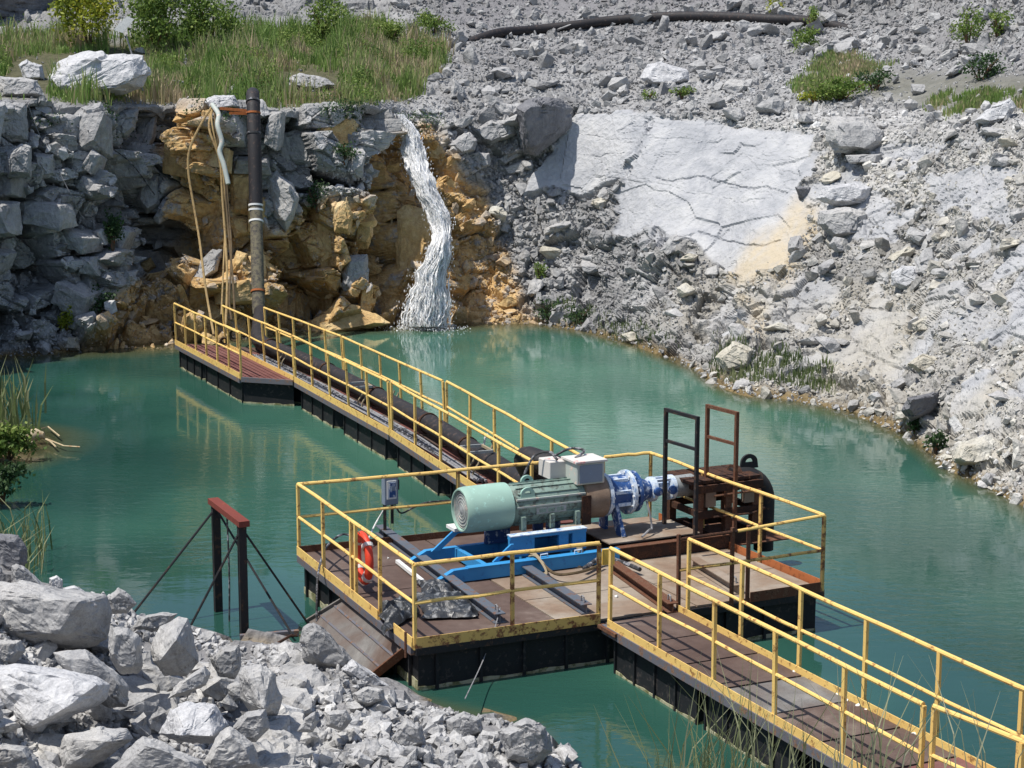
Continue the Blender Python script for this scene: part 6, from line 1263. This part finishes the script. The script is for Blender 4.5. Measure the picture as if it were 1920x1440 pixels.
def weeds(name, mask, n, hmax, leaf, seed, m, label):
    pts, r, k = pick_surf(mask, n, seed); hh = (.25+.75*np.clip(.5+1.3*fbm(pts, 1.0, 3, seed), 0, 1))*hmax; pts[:, 2] += r.uniform(0, 1, n)**1.3*hh
    a = r.normal(0, 1, (n, 3)); a /= np.linalg.norm(a, axis=1)[:, None]; b = np.cross(a, r.normal(0, 1, (n, 3))); b /= np.linalg.norm(b, axis=1)[:, None]; s_ = (leaf*r.uniform(.5, 1.3, n))[:, None]
    V = np.stack([pts-a*s_, pts+b*s_*.5, pts+a*s_, pts-b*s_*.5], 1).reshape(-1, 3); F = (np.arange(n)*4)[:, None]+np.array([[0, 1, 2, 3]])
    o = rawmesh(name, V, F, m, dict(var=np.repeat(np.clip(.5+.9*fbm(pts, 1.6, 3, seed+1)+r.normal(0, .2, n), 0, 1), 4))); tag(o, label, 'weeds', kind='stuff')
wm = gm*smooth(-.05, .2, fbm(P, 1.8, 3, 505)); weeds('bench_weeds', wm, 24000, .95, .05, 31, 'leafg', 'leafy green weeds growing through the bench grass')
wm = smooth(4.7, 4.95, trow)*smooth(5.3, 5.1, trow)*(px_ > 60)*(px_ < 830)*smooth(0, .25, fbm(P, 1.3, 3, 515)); weeds('rim_weeds', wm, 3500, .35, .045, 32, 'leafd', 'low green weeds spilling over the rim of the left cliff')
gm2 = msk(RB, -10, 20)*smooth(.0, .25, fbm(P, 2.0, 3, 414)); pts, r, k = pick_surf(gm2, 9000, 22); blades('slope_grass', pts, r.uniform(.1, .3, len(pts)), 'grass', 'thin dry grass on the ledge at the upper right', seed=6, width=.02)
SHG = [(1330, 705), (1345, 650), (1400, 655), (1500, 680), (1570, 690), (1560, 725), (1480, 725), (1380, 725)]
gm3 = np.maximum(msk(SHG, -4, 10), .5*msk([(1010, 600), (1015, 560), (1100, 570), (1210, 620), (1290, 655), (1200, 655), (1100, 620)], -3, 6)); pts, r, k = pick_surf(gm3, 2000, 23); blades('shore_grass', pts, r.uniform(.08, .22, len(pts))*(1+1.2*r.random(len(pts))**3), 'reed', 'sparse green grass along the right waterline', seed=7, width=.014)
def foliage(c, rad, n, leaf, seed, m, parent, clumps=14, name='foliage'):
    r = np.random.default_rng(seed); cc = r.normal(0, 1, (clumps, 3)); cc /= np.linalg.norm(cc, axis=1)[:, None]; cc *= r.uniform(.35, .85, (clumps, 1)); cc = cc*np.array(rad)+np.array(c)
    w_ = r.integers(0, clumps, n); q = r.normal(0, .30, (n, 3))*np.array(rad)*.75; p = cc[w_]+q; p[:, 2] = np.maximum(p[:, 2], c[2]-rad[2]*.98)
    a = r.normal(0, 1, (n, 3)); a /= np.linalg.norm(a, axis=1)[:, None]; b = np.cross(a, r.normal(0, 1, (n, 3))); b /= np.linalg.norm(b, axis=1)[:, None]; s_ = (leaf*r.uniform(.6, 1.3, n))[:, None]
    V = np.stack([p-a*s_, p+b*s_*.5, p+a*s_, p-b*s_*.5], 1).reshape(-1, 3)-np.array(off(parent)); F = (np.arange(n)*4)[:, None]+np.array([[0, 1, 2, 3]]); var = np.repeat(np.clip(r.normal(.5, .25, n)+.25*r.normal(0, 1, clumps)[w_]*.5, 0, 1), 4)
    o = rawmesh(name, V, F, m, dict(var=var)); o.parent = parent; return o
def shrub(px, py, wpx, hpx, m, label, seed, n=1500, leaf=.07, Y=None, group=None):
    """px,py: foot of the shrub in the photo"""
    s_ = surf(px, py); Yb = Y or s_.y; b = at(px, py, Y=Yb); pm = FPX/Yb; rx, rz = wpx/2/pm, hpx/2/pm; t = thing('shrub', label, 'shrub', tuple(b), group)
    c = (b.x, b.y, b.z+rz*1.05); foliage(c, (rx, min(rx, rz*1.2), rz), n, leaf, seed, m, t); k = MB(); r = random.Random(seed)
    for q in range(6): e = Vector((b.x+r.uniform(-.6, .6)*rx, b.y+r.uniform(-.4, .4)*rx, b.z+rz*r.uniform(1, 1.6))); k.tube([b-up*.15, b.lerp(e, .5)+Vector((r.uniform(-.1, .1)*rx, 0, .1*rz)), e], [.035, .02, .008], 5)
    k.build('stem', 'bark', t); return t
shrub(168, 95, 115, 160, 'leafy', 'bright yellow green bush standing tallest at the upper left', 1, 3200, .085)
shrub(300, 98, 150, 135, 'leafg', 'dense green bush right of the yellow green one', 2, 4400, .08)
shrub(395, 95, 105, 105, 'leafg', 'green bush with paler leaves, third from the left at the top', 3, 2300, .075)
shrub(610, 78, 110, 85, 'leafg', 'lower green bush at the top above the bench grass', 4, 2000, .07)
shrub(815, 62, 80, 42, 'leafg', 'low feathery green bush near the end of the upper pipe', 5, 1200, .06)
shrub(730, 85, 110, 45, 'leafg', 'low spreading green bush left of the feathery one', 6, 1300, .06)
shrub(1455, 30, 40, 40, 'leafy', 'small bright green plant just above the upper pipe', 7, 420, .06)
shrub(1510, 100, 55, 50, 'leafg', 'rounded green bush on the rubble below the upper pipe', 8, 700, .06)
shrub(1525, 60, 40, 45, 'leafg', 'thin green plant at the right end of the upper pipe', 9, 350, .06)
shrub(1575, 188, 130, 40, 'leafg', 'wide low green bush on the ledge above the overhanging boulder', 10, 1500, .06)
shrub(1530, 192, 70, 24, 'leafy', 'small bright tuft left of the wide low bush', 11, 450, .05)
shrub(1815, 90, 60, 80, 'leafg', 'tall thin green bush at the upper right', 12, 800, .06)
shrub(1870, 70, 50, 55, 'leafg', 'green bush nearest the top right corner', 13, 500, .06)
shrub(1280, 185, 45, 22, 'leafg', 'tiny green tuft above the top edge of the slab', 14, 260, .05)
shrub(1215, 190, 30, 22, 'leafg', 'tiny tuft left of the other one above the slab', 15, 160, .05)
shrub(595, 390, 55, 50, 'leafd', 'dark small bush growing on the cliff right of the pipe', 16, 600, .055)
shrub(645, 300, 60, 35, 'leafd', 'small mossy bush on the ledge above the dark bush', 17, 450, .05)
shrub(212, 470, 42, 72, 'leafd', 'dark climbing plant on the shaded left cliff', 18, 700, .06)
shrub(128, 622, 38, 55, 'leafy', 'bright green shrub at the foot of the left cliff', 19, 650, .06)
shrub(185, 590, 70, 60, 'leafd', 'dull green shrub at the left edge of the ochre scree', 20, 600, .055)
shrub(1012, 540, 26, 52, 'leafg', 'slim bright green sapling on the scree right of the waterfall', 21, 260, .05)
shrub(1030, 600, 60, 40, 'leafd', 'dark low bush at the waterline right of the waterfall', 22, 450, .05)
shrub(1090, 608, 70, 40, 'leafd', 'dark grassy bush further right at the waterline', 23, 400, .05)
shrub(1715, 815, 30, 40, 'leafd', 'small green plant under the dark shaded boulder', 24, 220, .05)
shrub(1755, 850, 40, 45, 'leafd', 'small green plant at the waterline by the large pale boulder', 25, 260, .05)
shrub(1840, 150, 90, 50, 'leafd', 'dull olive bush on the ledge at the right', 26, 700, .06)
shrub(1640, 170, 70, 45, 'leafd', 'brownish green bush between the rubble and the ledge', 27, 600, .055)
# reeds on the spit
r = np.random.default_rng(8); n = 1500; X = -12.6+r.normal(0, .95, n)-.4; Y_ = 39.5+r.normal(0, 1.5, n); pts = np.stack([X, Y_, np.full(n, .1)], 1); ok = X < -10.4; pts = pts[ok]
blades('spit_reeds', pts, r.uniform(.4, 1.5, len(pts)), 'reed', 'tall green reeds on the muddy spit at the left edge', 'reeds', seed=9, width=.022, bend=.45)
shrub(15, 858, 120, 60, 'leafg', 'bright low green bush on the muddy spit at the left edge', 30, 1500, .06, Y=37.5)
shrub(5, 930, 120, 60, 'leafd', 'darker low bush nearer than the bright one at the left edge', 31, 1100, .06, Y=33.5)
lg = [at(x, y, .12+dz) for x, y, dz in ((25, 826, 0), (50, 822, .05), (68, 814, .1), (82, 816, .08))]; dl = thing('driftwood_log', 'short pale bleached log lying at the tip of the muddy spit', 'log', tuple(lg[1])); MB().tube(lg, [.10, .15, .14, .07], 10).build('trunk', 'wood', dl, smooth=True)
for pp in ([(75, 818), (95, 828), (105, 838)], [(60, 828), (50, 840), (46, 848)], [(85, 822), (120, 836), (150, 838)], [(60, 808), (90, 800), (112, 818)]): MB().tube([at(x, y, .12) for x, y in pp], .018, 5).build('branch', 'wood', dl)
# reeds at the left, nearer
n = 260; X = r.uniform(-8.8, -7.2, n); Y_ = r.uniform(25.5, 31, n); pts = np.stack([X-(Y_-25)*.12, Y_, np.full(n, -.05)], 1); blades('left_reeds', pts, r.uniform(.5, 1.3, n), 'reed', 'thin reeds standing in the water at the left edge', 'reeds', seed=10, width=.012, bend=.7)
# foreground grass stalks on the near bank
pts = []
rg = random.Random(3)
def nearspot(px, Y):
    d = ray(px, 1440); X = d.x/d.y*Y; return (X, Y, float(near_z(X, Y)))
clumps_ = [(1310, 13.2, 34), (1370, 13.0, 40), (1430, 12.8, 30), (1580, 13.0, 22), (1650, 12.8, 20), (1850, 13.0, 12), (1250, 13.2, 10), (1500, 12.9, 8), (1740, 13.2, 8)]
for cx_, Yc2, n in clumps_:
    for q in range(n): pts.append(nearspot(cx_+rg.gauss(0, 38), Yc2+rg.gauss(0, .25)))
pts = np.array(pts); hh = np.random.default_rng(2).uniform(.7, 1.7, len(pts)); blades('bank_grass', pts, hh*1.0, 'drygrass', 'thin pale grass stalks rising from the near bank at the bottom right', seed=12, width=.006, bend=.45)
